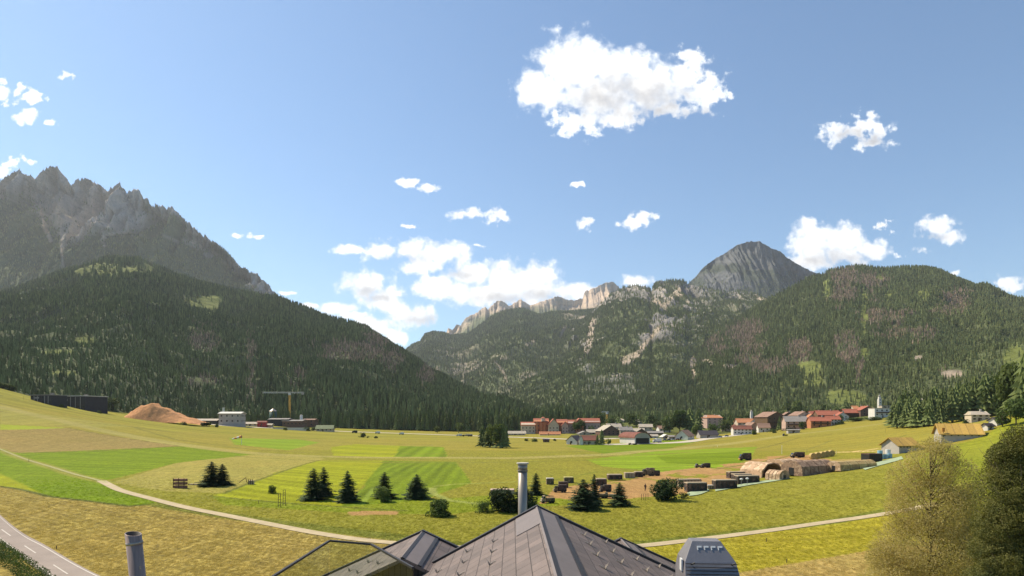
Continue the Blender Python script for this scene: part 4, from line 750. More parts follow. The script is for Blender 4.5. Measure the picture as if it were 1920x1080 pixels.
hl = [
 (1139,816,560,34,9,10,'wide brown gabled farmhouse left of the pale-roofed sheds',W_BRICK,R_TAN,'y',34,.25,4,2),
 (1113,814,600,26,4,5,'low house with pale roof in front of the red hotel right wing',W_CREAM,R_TAN,'x',16,0,3,1),
 (1095,815,585,22,3,4,'small pale-roofed garage with a cream front near the hotel trees',W_CREAM,R_GRY,'y',14,.2,1,1),
 (1172,813,600,24,7,6,'house with grey roof above the hangar',W_CREAM,R_GRY,'x',20,.1,4,2),
 (1190,812,585,34,4,5,'long pale shed roof directly behind the hangar',W_WOOD,R_TAN,'x',24,-.1,0,0),
 (1203,813,575,18,4,6,'gabled pale-roofed barn at the right shoulder of the hangar',W_WOOD,R_TAN,'y',22,-.2,1,1),
 (1158,793,760,20,5,3,'distant pale terraced house at the wood edge above the hangar',W_CREAM,R_TAN,'x',16,.1,4,2),
 (1196,795,740,14,5,3,'distant small pale house half hidden in trees above the hangar',W_CREAM,R_TAN,'x',12,.1,2,1),
 (1228,815,560,28,4,3,'long low dark-fronted stable right of the hangar',W_WOOD,R_GRY,'x',14,0,0,0),
 (1222,821,540,20,4,3,'small white shed at the car park beside the hangar',W_WHITE,R_TAN,'x',12,0,2,1),
 (1247,822,540,14,4,4,'white-roofed kiosk on the car park',W_GREY,R_WHT,'y',12,.2,1,1),
 (1262,823,545,18,5,2,'grey flat-roofed store at the car park end',W_GREY,R_GRY,'x',14,0,1,1),
 (1284,824,520,24,8,10,'gabled house with brown roof and white arched front below the tall trees',W_WHITE,R_BRN,'y',30,math.radians(-38),1,1),
 (1326,821,560,34,7,7,'dark-roofed barn with a pale front right of the tall trees',W_CONC,R_DRK,'x',20,.05,1,1),
 (1335,802,700,30,19,5,'apartment block with a bright orange hipped roof among trees',W_PINK,R_ORA,'x',26,.1,3,3),
 (1390,815,600,32,11,6,'long white house with a maroon roof at the edge of the field',W_WHITE,R_MAR,'x',18,-.12,5,2),
 (1377,815,596,10,13,6,'white gable end of the long maroon-roofed house',W_WHITE,R_MAR,'y',14,-.2,0,0),
 (1403,806,680,44,14,7,'long house with a bright orange roof behind the white house',W_CREAM,R_ORA,'x',22,-.05,6,2),
 (1444,806,720,40,24,9,'large brown timber chalet with a wide roof, tallest of the village centre',W_WOOD,R_BRN,'y',34,.3,4,3),
 (1418,806,650,20,13,9,'steep gabled house with a pale roof beside the orange roof',W_WHITE,R_TAN,'y',20,-.5,2,2),
 (1431,810,620,20,9,7,'small white-fronted house with a brown roof behind the hedge',W_WHITE,R_BRN,'x',16,-.15,2,1),
 (1459,803,690,26,12,8,'chalet with a brown roof squeezed between the two big chalets',W_WOOD,R_BRN,'y',24,.1,2,2),
 (1490,805,640,38,15,9,'pale pink chalet with balconies, grey roof and a tall chimney',W_PINK,R_GRY,'x',26,-.15,4,2),
 (1478,803,635,16,14,7,'white gable with a rounded balcony left of the pink chalet',W_WHITE,R_GRY,'y',16,-.2,1,1),
 (1500,795,720,28,16,7,'brown-roofed house rising behind the pink chalet',W_CREAM,R_BRN,'y',26,.2,3,2),
 (1535,801,620,34,12,7,'red-roofed house with orange walls and dark balconies',W_ORANGE,R_RED,'x',24,-.15,3,2),
 (1560,797,625,22,11,6,'white house under the right end of the red roofs',W_WHITE,R_RED,'x',20,-.15,4,2),
 (1550,790,700,40,12,8,'brown-walled house with a high red roof behind the orange house',W_WOOD,R_RED,'x',26,-.1,4,2),
 (1487,812,600,20,6,1,'low concrete garage at the field edge below the pink chalet',W_CONC,R_GRY,'x',12,-.15,1,1),
 (1597,783,640,32,9,7,'red-roofed house left of the terrace beside the white hotel',W_WOOD,R_RED,'x',22,-.1,3,1),
 (1622,780,650,26,11,7,'brown house with red roof directly beside the white hotel',W_BRICK,R_RED,'y',24,-.1,2,2),
 (1652,783,600,34,17,0,'white flat-roofed hotel with brown balcony bands at the field edge',W_WHITE,R_TAN,'x',26,-.12,4,2),
 (1659,766,640,16,5,0,'white rooftop storey set back behind the flat-roofed hotel',W_CREAM,R_GRY,'x',12,-.1,2,1),
 (1588,751,1050,14,3,3,'tiny dark farmhouse on the bright meadow above the village',W_WOOD,R_BRN,'x',10,0,0,0),
 (1738,758,700,26,8,3,'pale terraced houses peeping over the dark conifers',W_CREAM,R_TAN,'x',20,-.2,4,1),
 (1775,754,660,18,8,3,'pale house among the conifers right of the terraced houses',W_WHITE,R_TAN,'x',16,-.2,3,1),
 (1808,740,640,22,9,4,'white house on the hillside, lower left of the hillside row',W_WHITE,R_WHT,'x',18,-.3,3,2),
 (1835,734,650,28,10,3,'long white house on the hillside at the top of the row',W_CREAM,R_WHT,'x',18,-.3,4,2),
 (1832,790,330,30,13,6,'cream house with pale green-grey hipped roof behind the yellow barn',W_CREAM,R_TAN,'x',24,-.2,3,2),
 (1852,806,250,14,9,4,'small white hut with dark roof at the right end of the yellow barn',W_WHITE,R_DRK,'x',12,.2,1,1),
 (1872,796,262,28,9,5,'white house with dark roof on the slope beside the white hut',W_WHITE,R_DRK,'x',16,.25,3,1),
]
hl += [(1452,798,690,26,12,8,'red-tiled house rising behind the hedge shrubs left of the pink chalet',W_CREAM,R_RED,'x',22,.1,3,2),(1476,792,740,24,11,8,'tan-roofed chalet on the slope above the pink chalet',W_WOOD,R_BRN,'y',24,-.2,3,2),(1514,794,700,22,10,7,'orange-roofed house between the pink chalet and the red roofs',W_CREAM,R_ORA,'y',20,.3,2,2),
 (1530,788,740,26,10,7,'red-roofed house highest above the orange-walled house',W_PINK,R_RED,'x',22,.05,3,2),(1577,789,690,20,9,7,'small red-roofed house right of the brown-walled one',W_WHITE,R_RED,'y',20,-.2,2,2),(1610,776,700,24,9,6,'orange-roofed house behind the terrace left of the white hotel',W_CREAM,R_ORA,'x',20,-.1,3,2),(1392,803,680,20,9,7,'orange-roofed house behind the left end of the long white house',W_PINK,R_ORA,'y',18,.2,2,2),
 (1408,809,620,18,10,7,'pale pink house right of the long white house',W_PINK,R_BRN,'y',18,.3,2,2),(1362,808,650,18,9,6,'small brown-roofed house beside the orange-roofed apartments',W_CREAM,R_BRN,'y',18,-.3,2,2),(1150,808,660,26,8,6,'tan-roofed house behind the brown gabled farmhouse',W_WHITE,R_TAN,'x',20,.1,3,2),(1210,807,660,24,7,5,'tan-roofed house in the trees above the hangar roof',W_CREAM,R_TAN,'x',18,-.1,3,1),(1244,810,640,22,7,5,'brown-roofed house left of the tall leafy trees',W_WHITE,R_BRN,'x',18,.1,3,1)]
for a in hl:
    px, py, Y, wp, hp, rp, lab, wl, rf, rd, dp, rt, cc, rr_ = a; k_ = 1.03 if px > 1360 and px < 1640 else 1; wp *= k_; hp *= k_; rp *= k_; dp *= k_
    house(px, py, Y, wp, hp, rp, lab, wl, rf, rd, dp, rt, cc, rr_, .7 if Y > 400 else .5, chim=1 if rr_ > 1 and rp > 3 else 0, balc=('balcon' in lab or wl is W_WOOD) and cc > 2, hip=.45 if 'hipped' in lab else 0, group=VG)
e = empty('church_tower', P3(1649, 772, 760), 0, 'slender white church tower with a small dome rising above the village', 'church tower'); s = 760/F
MB().box(-2.6*s, 2.6*s, -2.6*s, 2.6*s, -3, 24*s).build('shaft', W_WHITE, e); MB().box(-1.8*s, 1.8*s, -1.8*s, 1.8*s, 24*s, 28*s).build('belfry', W_WHITE, e); MB().tube([(0, 0, 28*s), (0, 0, 29.5*s), (0, 0, 31*s), (0, 0, 34*s)], [2*s, 2.2*s, .9*s, .1], 10).build('dome', R_GRY, e)
for zz in (16, 21): MB().box(-.8*s, .8*s, -2.6*s-.1, -2.6*s, zz*s, zz*s+2*s).build('window', M_WIN, e)
e = empty('steeple', P3(1409, 790, 740), 0, 'small white steeple behind the orange roof', 'steeple'); MB().box(-1.3, 1.3, -1.3, 1.3, 0, 12).build('shaft', W_WHITE, e); MB().tube([(0, 0, 12), (0, 0, 14)], [1.9, .1], 8).build('roof', R_GRY, e)
# barns on the right
def barn(px, py, Y, wp, hp, rp, dp, rot, label, lean=False):
    p = place(px, py, Y); s = p.y/F; w, h, r, d = wp*s, hp*s, rp*s, dp*s; e = empty('barn', p, rot, label, 'barn')
    MB().extr([(-d/2, -5), (d/2, -5), (d/2, h), (0, h+r*.96), (-d/2, h)], -w/2, w/2, axis='x').build('wall', W_CONC, e)
    k = r/(d/2)*.6; MB().extr([(-d/2-.6, h-k), (0, h+r), (d/2+.6, h-k), (d/2+.6, h-k-.25), (0, h+r-.25), (-d/2-.6, h-k-.25)], -w/2-.8, w/2+.8, axis='x').build('roof', R_YEL, e)
    a = MB().box(-.25, .25, -.06, .06, -.45, .45).build('window', M_WIN, e)
    for k in range(6): b = a if k == 0 else a.copy(); (S.collection.objects.link(b), setattr(b, 'parent', e)) if k else 0; b.location = (-w/2+w*(k+.5)/6, -d/2-.03, h*.78)
    MB().box(w/2, w/2+.12, -d*.15, d*.15, -.2, h*.8).build('door', M_TRIM, e)
    if lean: MB().box(w/2+.13, w/2+w*.42, -d*.42, d*.1, -5, h*.72).build('annex_wall', W_CONC, e); MB().extr([(-d*.5, h*.66), (d*.14, h*1.08), (d*.14, h*1.02), (-d*.5, h*.6)], w/2+.1, w/2+w*.47, axis='x').build('annex_roof', R_YEL, e)
    return e
barn(1687, 848, 225, 40, 15, 13, 44, math.radians(8), 'stone barn with a yellow gabled roof and lean-to behind the camp', True)
barn(1795, 823, 250, 62, 11, 18, 62, math.radians(-24), 'larger barn with a broad yellow roof on the slope below the conifers')
# ------------------------------------------------------------------ camp on the airfield
def gam(w, h, k=.62): return [(-w/2, 0), (w/2, 0), (w/2*.92, h*k), (w/2*.45, h*.94), (0, h), (-w/2*.45, h*.94), (-w/2*.92, h*k)]
def tent(px, py, wpx, hpx, dpx, rot, label, m=None, opening='front', k=.62, Y=None):
    p = at(px, py); s = p.y/F; w, h, d = wpx*s, hpx*s, dpx*s; e = empty('tent', p, rot, label, 'tent'); pr = gam(w, h, k); m = m or M_TENT
    if opening == 'open':
        inner = [(x*.88, z*.93) for x, z in pr[1:]]+[(pr[0][0]*.88, 0)]; q = MB(); outer = pr[1:]+[pr[0]]; n = len(outer)
        for y0, y1 in ((-d/2, d/2),):
            for i in range(n-1): a, b = outer[i], outer[i+1]; c, f_ = inner[i], inner[i+1]; q.poly([(a[0], y0, a[1]), (b[0], y0, b[1]), (b[0], y1, b[1]), (a[0], y1, a[1])]); q.poly([(c[0], y0, c[1]), (c[0], y1, c[1]), (f_[0], y1, f_[1]), (f_[0], y0, f_[1])]); q.poly([(a[0], y0, a[1]), (c[0], y0, c[1]), (f_[0], y0, f_[1]), (b[0], y0, b[1])])
        q.build('canopy', m, e); MB().extr([(x*.93, z*.96) for x, z in pr], d/2-.15, d/2-.05).build('end_wall', m, e)
    else:
        MB().extr(pr, -d/2, d/2).build('canopy', m, e); MB().extr([(x*1.02, z*1.02) for x, z in pr], -d/2-.12, -d/2-.01).build('end_wall', M_TENT if m is not M_TENT2 else M_TENT2, e)
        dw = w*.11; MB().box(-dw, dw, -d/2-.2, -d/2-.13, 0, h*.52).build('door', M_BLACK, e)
        g_ = MB()
        for q_ in (.25, .5, .75): g_.extr([(x*1.012, z*1.012) for x, z in pr], -d/2+d*q_-.06, -d/2+d*q_+.06)
        g_.build('rib', M_TRIM, e)
    return e
tent(1428, 893, 62, 27, 50, math.radians(28), 'large sand-coloured tent with a wide open arched mouth', M_TENT, 'open', .5)
tent(1457, 899, 34, 18, 28, math.radians(35), 'small sand tent with a dark doorway in front of the open tent', M_TENT)
tent(1472, 882, 50, 22, 60, math.radians(-60), 'sand tent half hidden behind the open tent', M_TENT)
tent(1515, 889, 46, 27, 92, math.radians(-62), 'long tent with a pale gable and brown camouflage side', M_TENT2)
tent(1598, 880, 28, 17, 110, math.radians(-62), 'long low tent nearest the blue barrels', camo('straw_camouflage', (.44,.31,.13), (.33,.22,.10), (.50,.38,.18), .8))
def cbox(px, py, wpx, hpx, dpx, rot, label, m=None, top=None, name='container', cat='container', legs=False):
    p = at(px, py); s = p.y/F; w, h, d = wpx*s, hpx*s, dpx*s; e = empty(name, p, rot, label, cat); m = m or M_DCAMO
    MB().box(-w/2, w/2, -d/2, d/2, .25 if legs else -.1, h*.9).build('body', m, e, bevel=.05); MB().box(-w/2-.05, w/2+.05, -d/2-.05, d/2+.05, h*.9, h, tx=.08, ty=.08).build('roof', top or M_KHAKI, e)
    q = MB(); n = max(3, int(w/.8))
    for k in range(n+1): x = -w/2+w*k/n; q.box(x-.05, x+.05, -d/2-.06, -d/2, .2, h*.88)
    q.build('ribs', M_TRIM if m is not M_BLUE else M_BLUE, e); MB().box(w/2+.001, w/2+.05, -d*.35, d*.35, .25, h*.8).build('door', M_CAMO, e)
    return e
cbox(1291, 912, 44, 14, 14, .12, 'tan-topped container partly behind the round dark bush', M_KHAKI, M_KHAKI)
cbox(1304, 921, 38, 17, 16, .12, 'dark container with a pale roof nearest the round bush')
cbox(1358, 916, 42, 17, 16, .14, 'dark container with round ports in front of the three stacked in a row')
cbox(1379, 896, 30, 12, 14, .14, 'rearmost dark container of the row of three')
cbox(1390, 901, 34, 13, 14, .14, 'middle dark container of the row of three')
cbox(1400, 906, 42, 15, 15, .14, 'front dark container of the row of three beside two pale lamps')
cbox(1562, 879, 30, 14, 18, .2, 'dark flat-topped shelter between the two long tents')
cbox(1634, 866, 28, 16, 20, .2, 'dark green-black container left of the blue barrels', M_BLACK, M_TRIM)
cbox(1332, 917, 14, 8, 10, .1, 'small pale crate between the dark containers', M_KHAKI, M_STONE, 'crate', 'crate')
cbox(1152, 900, 26, 11, 16, .05, 'dark trailer box right of the tall field spruce', M_DCAMO, M_KHAKI, 'trailer', 'trailer', True)
cbox(1180, 896, 18, 10, 14, .05, 'pale-fronted crate, left of the vehicle row', M_KHAKI, M_KHAKI, 'crate', 'crate')
cbox(1197, 894, 14, 10, 12, .05, 'brown crate in the middle of the vehicle row', M_DCAMO, M_KHAKI, 'crate', 'crate')
cbox(1031, 908, 13, 12, 12, .05, 'lone grey-topped crate on the grass nearest the chimney', M_CAMO, M_STONE, 'crate', 'crate')
cbox(1066, 905, 17, 11, 14, .05, 'yellow-topped crate on the grass', M_CAMO, M_YPAL, 'crate', 'crate')
cbox(1056, 914, 17, 11, 12, .05, 'brown crate just in front of the yellow-topped crate', M_DCAMO, M_DCAMO, 'crate', 'crate')
cbox(1127, 910, 18, 13, 14, .05, 'dark crate behind the large spruce beside the camp', M_DCAMO, M_KHAKI, 'crate', 'crate')
cbox(942, 925, 44, 8, 20, .02, 'pinkish sheet-covered stack behind the chimney bushes', M_KHAKI, plain('pink_sheet', (.55,.40,.32), .8, .15, 1), 'covered_stack', 'stack')
def truck(px, py, wpx, rot, label, m=None, tall=.5, cab_m=None, box=True, name='truck', cat='truck', red=False, glass=True):
    p = at(px, py); L = wpx*p.y/F; W = L*.36; H = L*tall; e = empty(name, p, rot, label, cat); m = m or M_DCAMO; r = L*.085
    MB().box(-L/2, L/2, -W*.42, W*.42, r*.9, r*1.6).build('chassis', M_BLACK, e)
    if box: MB().box(-L*.16, L/2, -W/2, W/2, r*1.62, H, tx=L*.01, ty=W*.04).build('cargo_box', m, e, bevel=.06)
    else: MB().box(-L*.12, L/2, -W/2, W/2, r*1.62, H*.6).build('cargo_bed', m, e, bevel=.04)
    c = MB().extr([(-L/2, r*1.2), (-L*.2, r*1.2), (-L*.2, H*.86), (-L*.36, H*.86), (-L*.43, H*.55), (-L/2, H*.5)], -W*.45, W*.45).build('cab', cab_m or m, e, bevel=.05)
    MB().poly([(-L*.365, -W*.40, H*.82), (-L*.365, W*.40, H*.82), (-L*.428, W*.40, H*.57), (-L*.428, -W*.40, H*.57)]).build('windscreen', M_WIN, e).location = (-.03, 0, .02)
    MB().box(-L*.36, -L*.24, -W*.46, -W*.452, H*.56, H*.78).build('side_window', M_WIN, e)
    w0 = None
    for x in (-L*.36, L*.16, L*.36):
        for y in (-W*.4, W*.4):
            if w0 is None: w0 = MB().wheel(0, 0, 0, r, W*.16).build('wheel', M_RUB, e); o = w0
            else: o = w0.copy(); S.collection.objects.link(o); o.parent = e
            o.location = (x, y, r)
    for y in (-W*.33, W*.33): MB().box(-L/2-.05, -L/2, y-.12, y+.12, r*1.9, r*2.3).build('headlight', M_WPAINT, e)
    if red: MB().box(-L/2-.1, -L*.47, -W*.45, W*.45, r*.9, r*1.8).build('bumper', M_ORG, e)
    return e
truck(1397, 863, 22, .05, 'dark tall military truck parked on the bright green strip', M_DCAMO, .62, None, True, red=True)
truck(1215, 892, 24, .1, 'camouflaged truck with a tall box in the vehicle row', M_CAMO, .62)
truck(1228, 892, 18, .1, 'dark camouflaged truck at the right end of the vehicle row', M_DCAMO, .55)
truck(1027, 943, 26, .25, 'pale-fronted open truck parked between chimney and large spruce', M_CAMO, .62, M_KHAKI, False)
truck(1050, 923, 24, .1, 'brown canvas-topped truck behind the open truck', M_DCAMO, .6, M_CAMO)
truck(1125, 934, 30, .1, 'low camouflaged truck beside the large spruce, with red sheet on it', M_CAMO, .45, M_DCAMO, False)
truck(1145, 934, 26, -.2, 'camouflaged pickup between the large spruce and the small one', M_CAMO, .48, M_CAMO, False)
truck(1135, 922, 22, .2, 'half-hidden brown truck behind the camouflaged pickup', M_DCAMO, .6)
truck(1312, 877, 18, .05, 'pale camouflaged jeep, left of two on the earth strip edge', M_KHAKI, .5, M_CAMO, False, 'jeep', 'jeep')
truck(1323, 877, 17, .05, 'dark camouflaged jeep, right of two on the earth strip edge', M_DCAMO, .52, None, True, 'jeep', 'jeep')
truck(1495, 858, 25, .05, 'dark jeep with pale door behind the tents', M_DCAMO, .42, M_CAMO, True, 'jeep', 'jeep')
truck(1472, 817.5, 9, .05, 'yellow and black tractor far out on the mown field', M_YEL, .6, M_BLACK, False, 'tractor', 'tractor')
truck(708, 813, 9, .05, 'white van on the pale road, left of two', M_WPAINT, .5, None, True, 'van', 'van')
truck(753, 815, 9, .05, 'white van on the pale road, right of two', M_WPAINT, .5, None, True, 'van', 'van')
truck(665, 812, 10, .05, 'dark van on the pale road near the works', M_BLACK, .5, None, True, 'van', 'van')
truck(861, 818, 11, .05, 'short white lorry left of the spruce clump', M_WPAINT, .4, None, True, 'lorry', 'lorry')
truck(876, 818.5, 20, .05, 'long silver lorry left of the spruce clump', M_METAL, .22, None, True, 'lorry', 'lorry')
truck(1232, 830, 16, .05, 'white van parked right of the hangar', M_WPAINT, .5, None, True, 'van', 'van')
truck(1186, 834, 16, .0, 'low dark trailer wagon parked in front of the hangar mouth', M_DCAMO, .25, None, False, 'wagon', 'wagon')
def car(px, py, wpx, label, m, group='cars parked by the village'):
    p = at(px, py); L = max(3.6, wpx*p.y/F); e = empty('parked_car', p, .1, label, 'car', group)
    MB().box(-L/2, L/2, -.9, .9, .3, .85).build('body', m, e, bevel=.1); MB().box(-L*.3, L*.36, -.8, .8, .85, 1.45, tx=L*.09, ty=.1).build('cabin', M_WIN, e); w0 = None
    for x in (-L*.3, L*.3):
        for y in (-.8, .8):
            o = MB().wheel(0, 0, 0, .34, .2).build('wheel', M_RUB, e) if w0 is None else w0.copy()
            if w0 is not None: S.collection.objects.link(o); o.parent = e
            w0 = w0 or o; o.location = (x, y, .34)
for i, (x, y, c, l) in enumerate([(1246,826,M_GREYP,'grey car, second from the white van by the hangar'),(1254,826,M_BLACK,'black car in the middle of the car park row'),(1262,825.5,M_WPAINT,'white car right of the black car in the car park'),(1270,825,M_RED if False else W_RED,'red car at the right end of the car park row'),(1350,820,M_WPAINT,'white car on the track before the long white house'),(1362,818.5,M_GREYP,'silver car close to the white gable end'),(1505,805,M_BLACK,'black car outside the pink chalet')]): car(x, y, 8, l, c)
# straw bales in a row, barrels, stones
def bale_mesh():
    return MB().tube([(0, -.6, .8), (0, .6, .8)], .8, 14)
b0 = None
for k in range(5):
    p = at(1524+k*8.6, 861-k*1.45)
    o = bale_mesh().build('straw_bale', M_STRAW) if b0 is None else b0.copy()
    if b0 is not None: S.collection.objects.link(o)
    b0 = b0 or o; o.location = p; o.scale = (1.5, 1.5, 1.5); o.rotation_euler.z = .1+random.uniform(-.3, .3); tag(o, 'round yellow straw bale behind the long tent, '+('leftmost of the row of five', 'second from left of five', 'middle one of the row of five', 'fourth from left of five', 'rightmost of the row of five')[k], 'straw bale', 'straw bales in a row')
b0 = None
for k, (x, y, z) in enumerate([(1645,862,0),(1653,861,0),(1661,860,0),(1668,859,0),(1650,861,1),(1665,859,1)]):
    p = at(x, y); o = MB().tube([(0, 0, 0), (0, 0, 1.5)], .8, 14).build('barrel', M_BLUE if k < 5 else M_WPAINT) if b0 is None or k == 5 else b0.copy()
    if not (b0 is None or k == 5): S.collection.objects.link(o)
    b0 = b0 or o; o.location = p+Vector((0, 0, z*1.5)); tag(o, ['pale blue barrel beside the dark container, leftmost of the bottom row', 'pale blue barrel, second in the bottom row', 'pale blue barrel, third in the bottom row', 'pale blue barrel, rightmost of the bottom row', 'pale blue barrel stacked on top at the left', 'white barrel stacked on top at the right'][k], 'barrel', 'barrels at the end of the camp')
for k, (x, y) in enumerate([(1532,888),(1541,886.5),(1550,885)]):
    o = MB().box(-.7, .7, -.4, .4, -.1, .75, tx=.12, ty=.1).build('stone_block', M_STONE, None, bevel=.08); o.location = at(x, y); tag(o, ['pale stone block left of three below the long tent', 'pale stone block in the middle of three below the long tent', 'pale stone block right of three below the long tent'][k], 'stone block')
for k, (x, y) in enumerate([(1390,910),(1401,909)]):
    p = at(x, y); s = p.y/F; e = empty('lamp_post', p, 0, ['short post with white globe before the front container, left one', 'short post with white globe before the front container, right one'][k], 'lamp post'); MB().tube([(0, 0, 0), (0, 0, 10*s)], .06, 6).build('pole', M_GREYP, e); MB().tube([(0, 0, 10*s), (0, 0, 11*s), (0, 0, 12.5*s), (0, 0, 13.5*s)], [.1, .38, .38, .1], 10).build('globe', M_WPAINT, e)
ribbon('plastic_sheet', [(1288,925),(1310,919),(1328,917)], [(1292,931),(1312,928),(1330,921)], M_TARP, .15); ribbon('plastic_sheet', [(1340,919),(1400,907),(1450,900),(1480,896)], [(1342,922),(1402,911),(1452,903),(1481,898)], M_TARP, .15); ribbon('plastic_sheet', [(1616,878),(1650,866),(1690,856)], [(1622,882),(1655,872),(1694,861)], M_TARP, .15)
for o, l in zip([o for o in S.objects if o.name.startswith('plastic_sheet')], ['pale green sheet on the bank below the nearest dark container', 'long pale green sheet on the bank below the open tent', 'pale green sheet on the bank below the blue barrels']):
    del o['kind']; tag(o, l, 'plastic sheet')
# ------------------------------------------------------------------ small field objects
def sock():
    p = at(453, 834); s = p.y/F; e = empty('windsock', p, 0, 'orange and white windsock on a thin pole in the green strip', 'windsock'); MB().tube([(0, 0, 0), (0, 0, 16*s)], .12, 6).build('pole', M_WPAINT, e)
    for k in range(4): MB().tube([(-k*1.3, 0, 15.5*s-k*.35), (-(k+1)*1.3, 0, 15.5*s-(k+1)*.35)], [.75-k*.1, .65-k*.1], 10, cap=False).build('band', M_ORG if k % 2 == 0 else M_WPAINT, e)
sock()
def stack(px, py, wpx, hpx, label, m, rows, rot=0, name='timber_stack', cat='timber stack'):
    p = at(px, py); s = p.y/F; w, h = wpx*s, hpx*s; e = empty(name, p, rot, label, cat)
    for k in range(rows): MB().box(-w/2, w/2, -.5, .5, h*k/rows, h*(k+.72)/rows).build('boards', m, e); 
    for x in (-w/2+.1, 0, w/2-.1): MB().box(x-.06, x+.06, -.56, -.505, 0, h).build('post', M_TRIM, e)
    return e
stack(338, 915, 24, 19, 'brown timber stack with pale gaps on the dry meadow', plain('red_brown_wood', (.26,.13,.09), .9, .2, 2), 3, -.15)
stack(365, 909, 20, 2.5, 'low pale plank bench left of the spruce pair', M_KHAKI, 1, .1, 'bench', 'bench')
stack(471, 908, 9, 10, 'small box hut right of the spruce pair', M_KHAKI, 1, .1, 'box_hut', 'hut')
e = empty('trestle', at(456, 905), 0, 'spindly wooden trestle beside the small box hut', 'trestle'); MB().tube([(-1, 0, 0), (.6, 0, 1.2)], .07, 5).build('ramp', M_TRIM, e); MB().tube([(.6, 0, 1.2), (.9, 0, 0)], .07, 5).build('leg', M_TRIM, e)
for x, y, hp, l in ((524, 951, 26, 'rough wooden tree stake frame, left of two on the meadow'), (533, 948, 30, 'rough wooden tree stake frame, right of two on the meadow')):
    p = at(x, y); s = p.y/F; e = empty('stake_frame', p, .3, l, 'stake frame'); 
    for a in (-.22, .22): MB().tube([(a, 0, 0), (a*.8, 0, hp*s)], .05, 5).build('stake', M_BARK, e)
    q = MB(); [q.tube([(-.22, 0, z), (.22, 0, z+.15)], .035, 4) for z in np.arange(.3, hp*s, .5)]; q.build('rung', M_BARK, e)
fp0 = None
for k, (x, y) in enumerate([(1203,938),(1207,938),(1211,938),(1215,937),(1162,900),(485,945),(1466,851),(1513,850),(1568,852),(1437,1016),(1475,1055),(106,1030),(54,866),(1769,832),(1660,812),(1345,838),(1550,872),(44,750)]):
    p = at(x, y); s = p.y/F; hh = {6: 16, 13: 30, 14: 8, 15: 3}.get(k, 12 if k < 4 else 7)*s
    e = empty('post', p, 0, ['thin stake left of the round dark bush, leftmost of four','thin stake left of the round dark bush, second of four','thin stake left of the round dark bush, third of four','thin stake left of the round dark bush, rightmost of four','short post beside the dark trailer','thin stake near the tree stake frames','tall pale mast left of the dark jeep behind the tents','thin pole beside the straw bales','small white marker right of the straw bales','short marker post on the yellow stubble near the path','short marker post low on the yellow stubble','marker post on the road verge','marker post on the green field at the left edge','tall wooden pole with a sign in front of the larger yellow barn','short post at the end of the pale field lane','tiny white marker on the mown field','short post by the long low tent','small dark post in the field below the dark halls'][k], 'post')
    MB().tube([(0, 0, -.1), (0, 0, hh)], .05 if hh < 3 else .09, 5).build('shaft', M_WPAINT if k in (6, 8, 15) else M_BARK, e)
    if k == 13: MB().box(-.5, .5, -.1, .05, hh*.75, hh).build('sign_board', M_ORG, e)
# a person standing in the camp
def person(px, py):
    p = at(px, py); e = tag(empty('person', p, .4), 'person in dark clothes standing alone on the bare earth of the camp', 'person')
    V = [(0,0,.95),(0,0,1.15),(0,0,1.38),(0,0,1.5),(0,0,1.58),(0,0,1.72),(.1,0,.9),(.12,.03,.5),(.13,0,.08),(.13,-.14,.04),(-.1,0,.9),(-.14,-.05,.5),(-.15,0,.08),(-.15,-.14,.04),(.2,0,1.4),(.27,.02,1.12),(.25,-.12,.88),(-.2,0,1.4),(-.27,.02,1.12),(-.24,-.14,.9)]
    E = [(0,1),(1,2),(2,3),(3,4),(4,5),(0,6),(6,7),(7,8),(8,9),(0,10),(10,11),(11,12),(12,13),(2,14),(14,15),(15,16),(2,17),(17,18),(18,19)]
    R = [.16,.15,.17,.07,.09,.09,.1,.07,.05,.045,.1,.07,.05,.045,.07,.05,.035,.07,.05,.035]
    me = bpy.data.meshes.new('body'); me.from_pydata(V, E, []); o = bpy.data.objects.new('body', me); S.collection.objects.link(o); o.parent = e; sk = o.modifiers.new('skin', 'SKIN')
    for v, r in zip(me.skin_vertices[0].data, R): v.radius = (r, r)
    me.skin_vertices[0].data[0].use_root = True; o.modifiers.new('sub', 'SUBSURF').levels = 1; me.materials.append(M_CLOTH)
    MB().tube([(0, 0, 1.58), (0, 0, 1.62), (0, 0, 1.72), (0, 0, 1.79)], [.06, .105, .11, .04], 10).build('hair', M_BARK, e); MB().tube([(0, -.09, 1.58), (0, -.1, 1.7)], .055, 8).build('face', M_SKIN, e)
person(1210, 921)

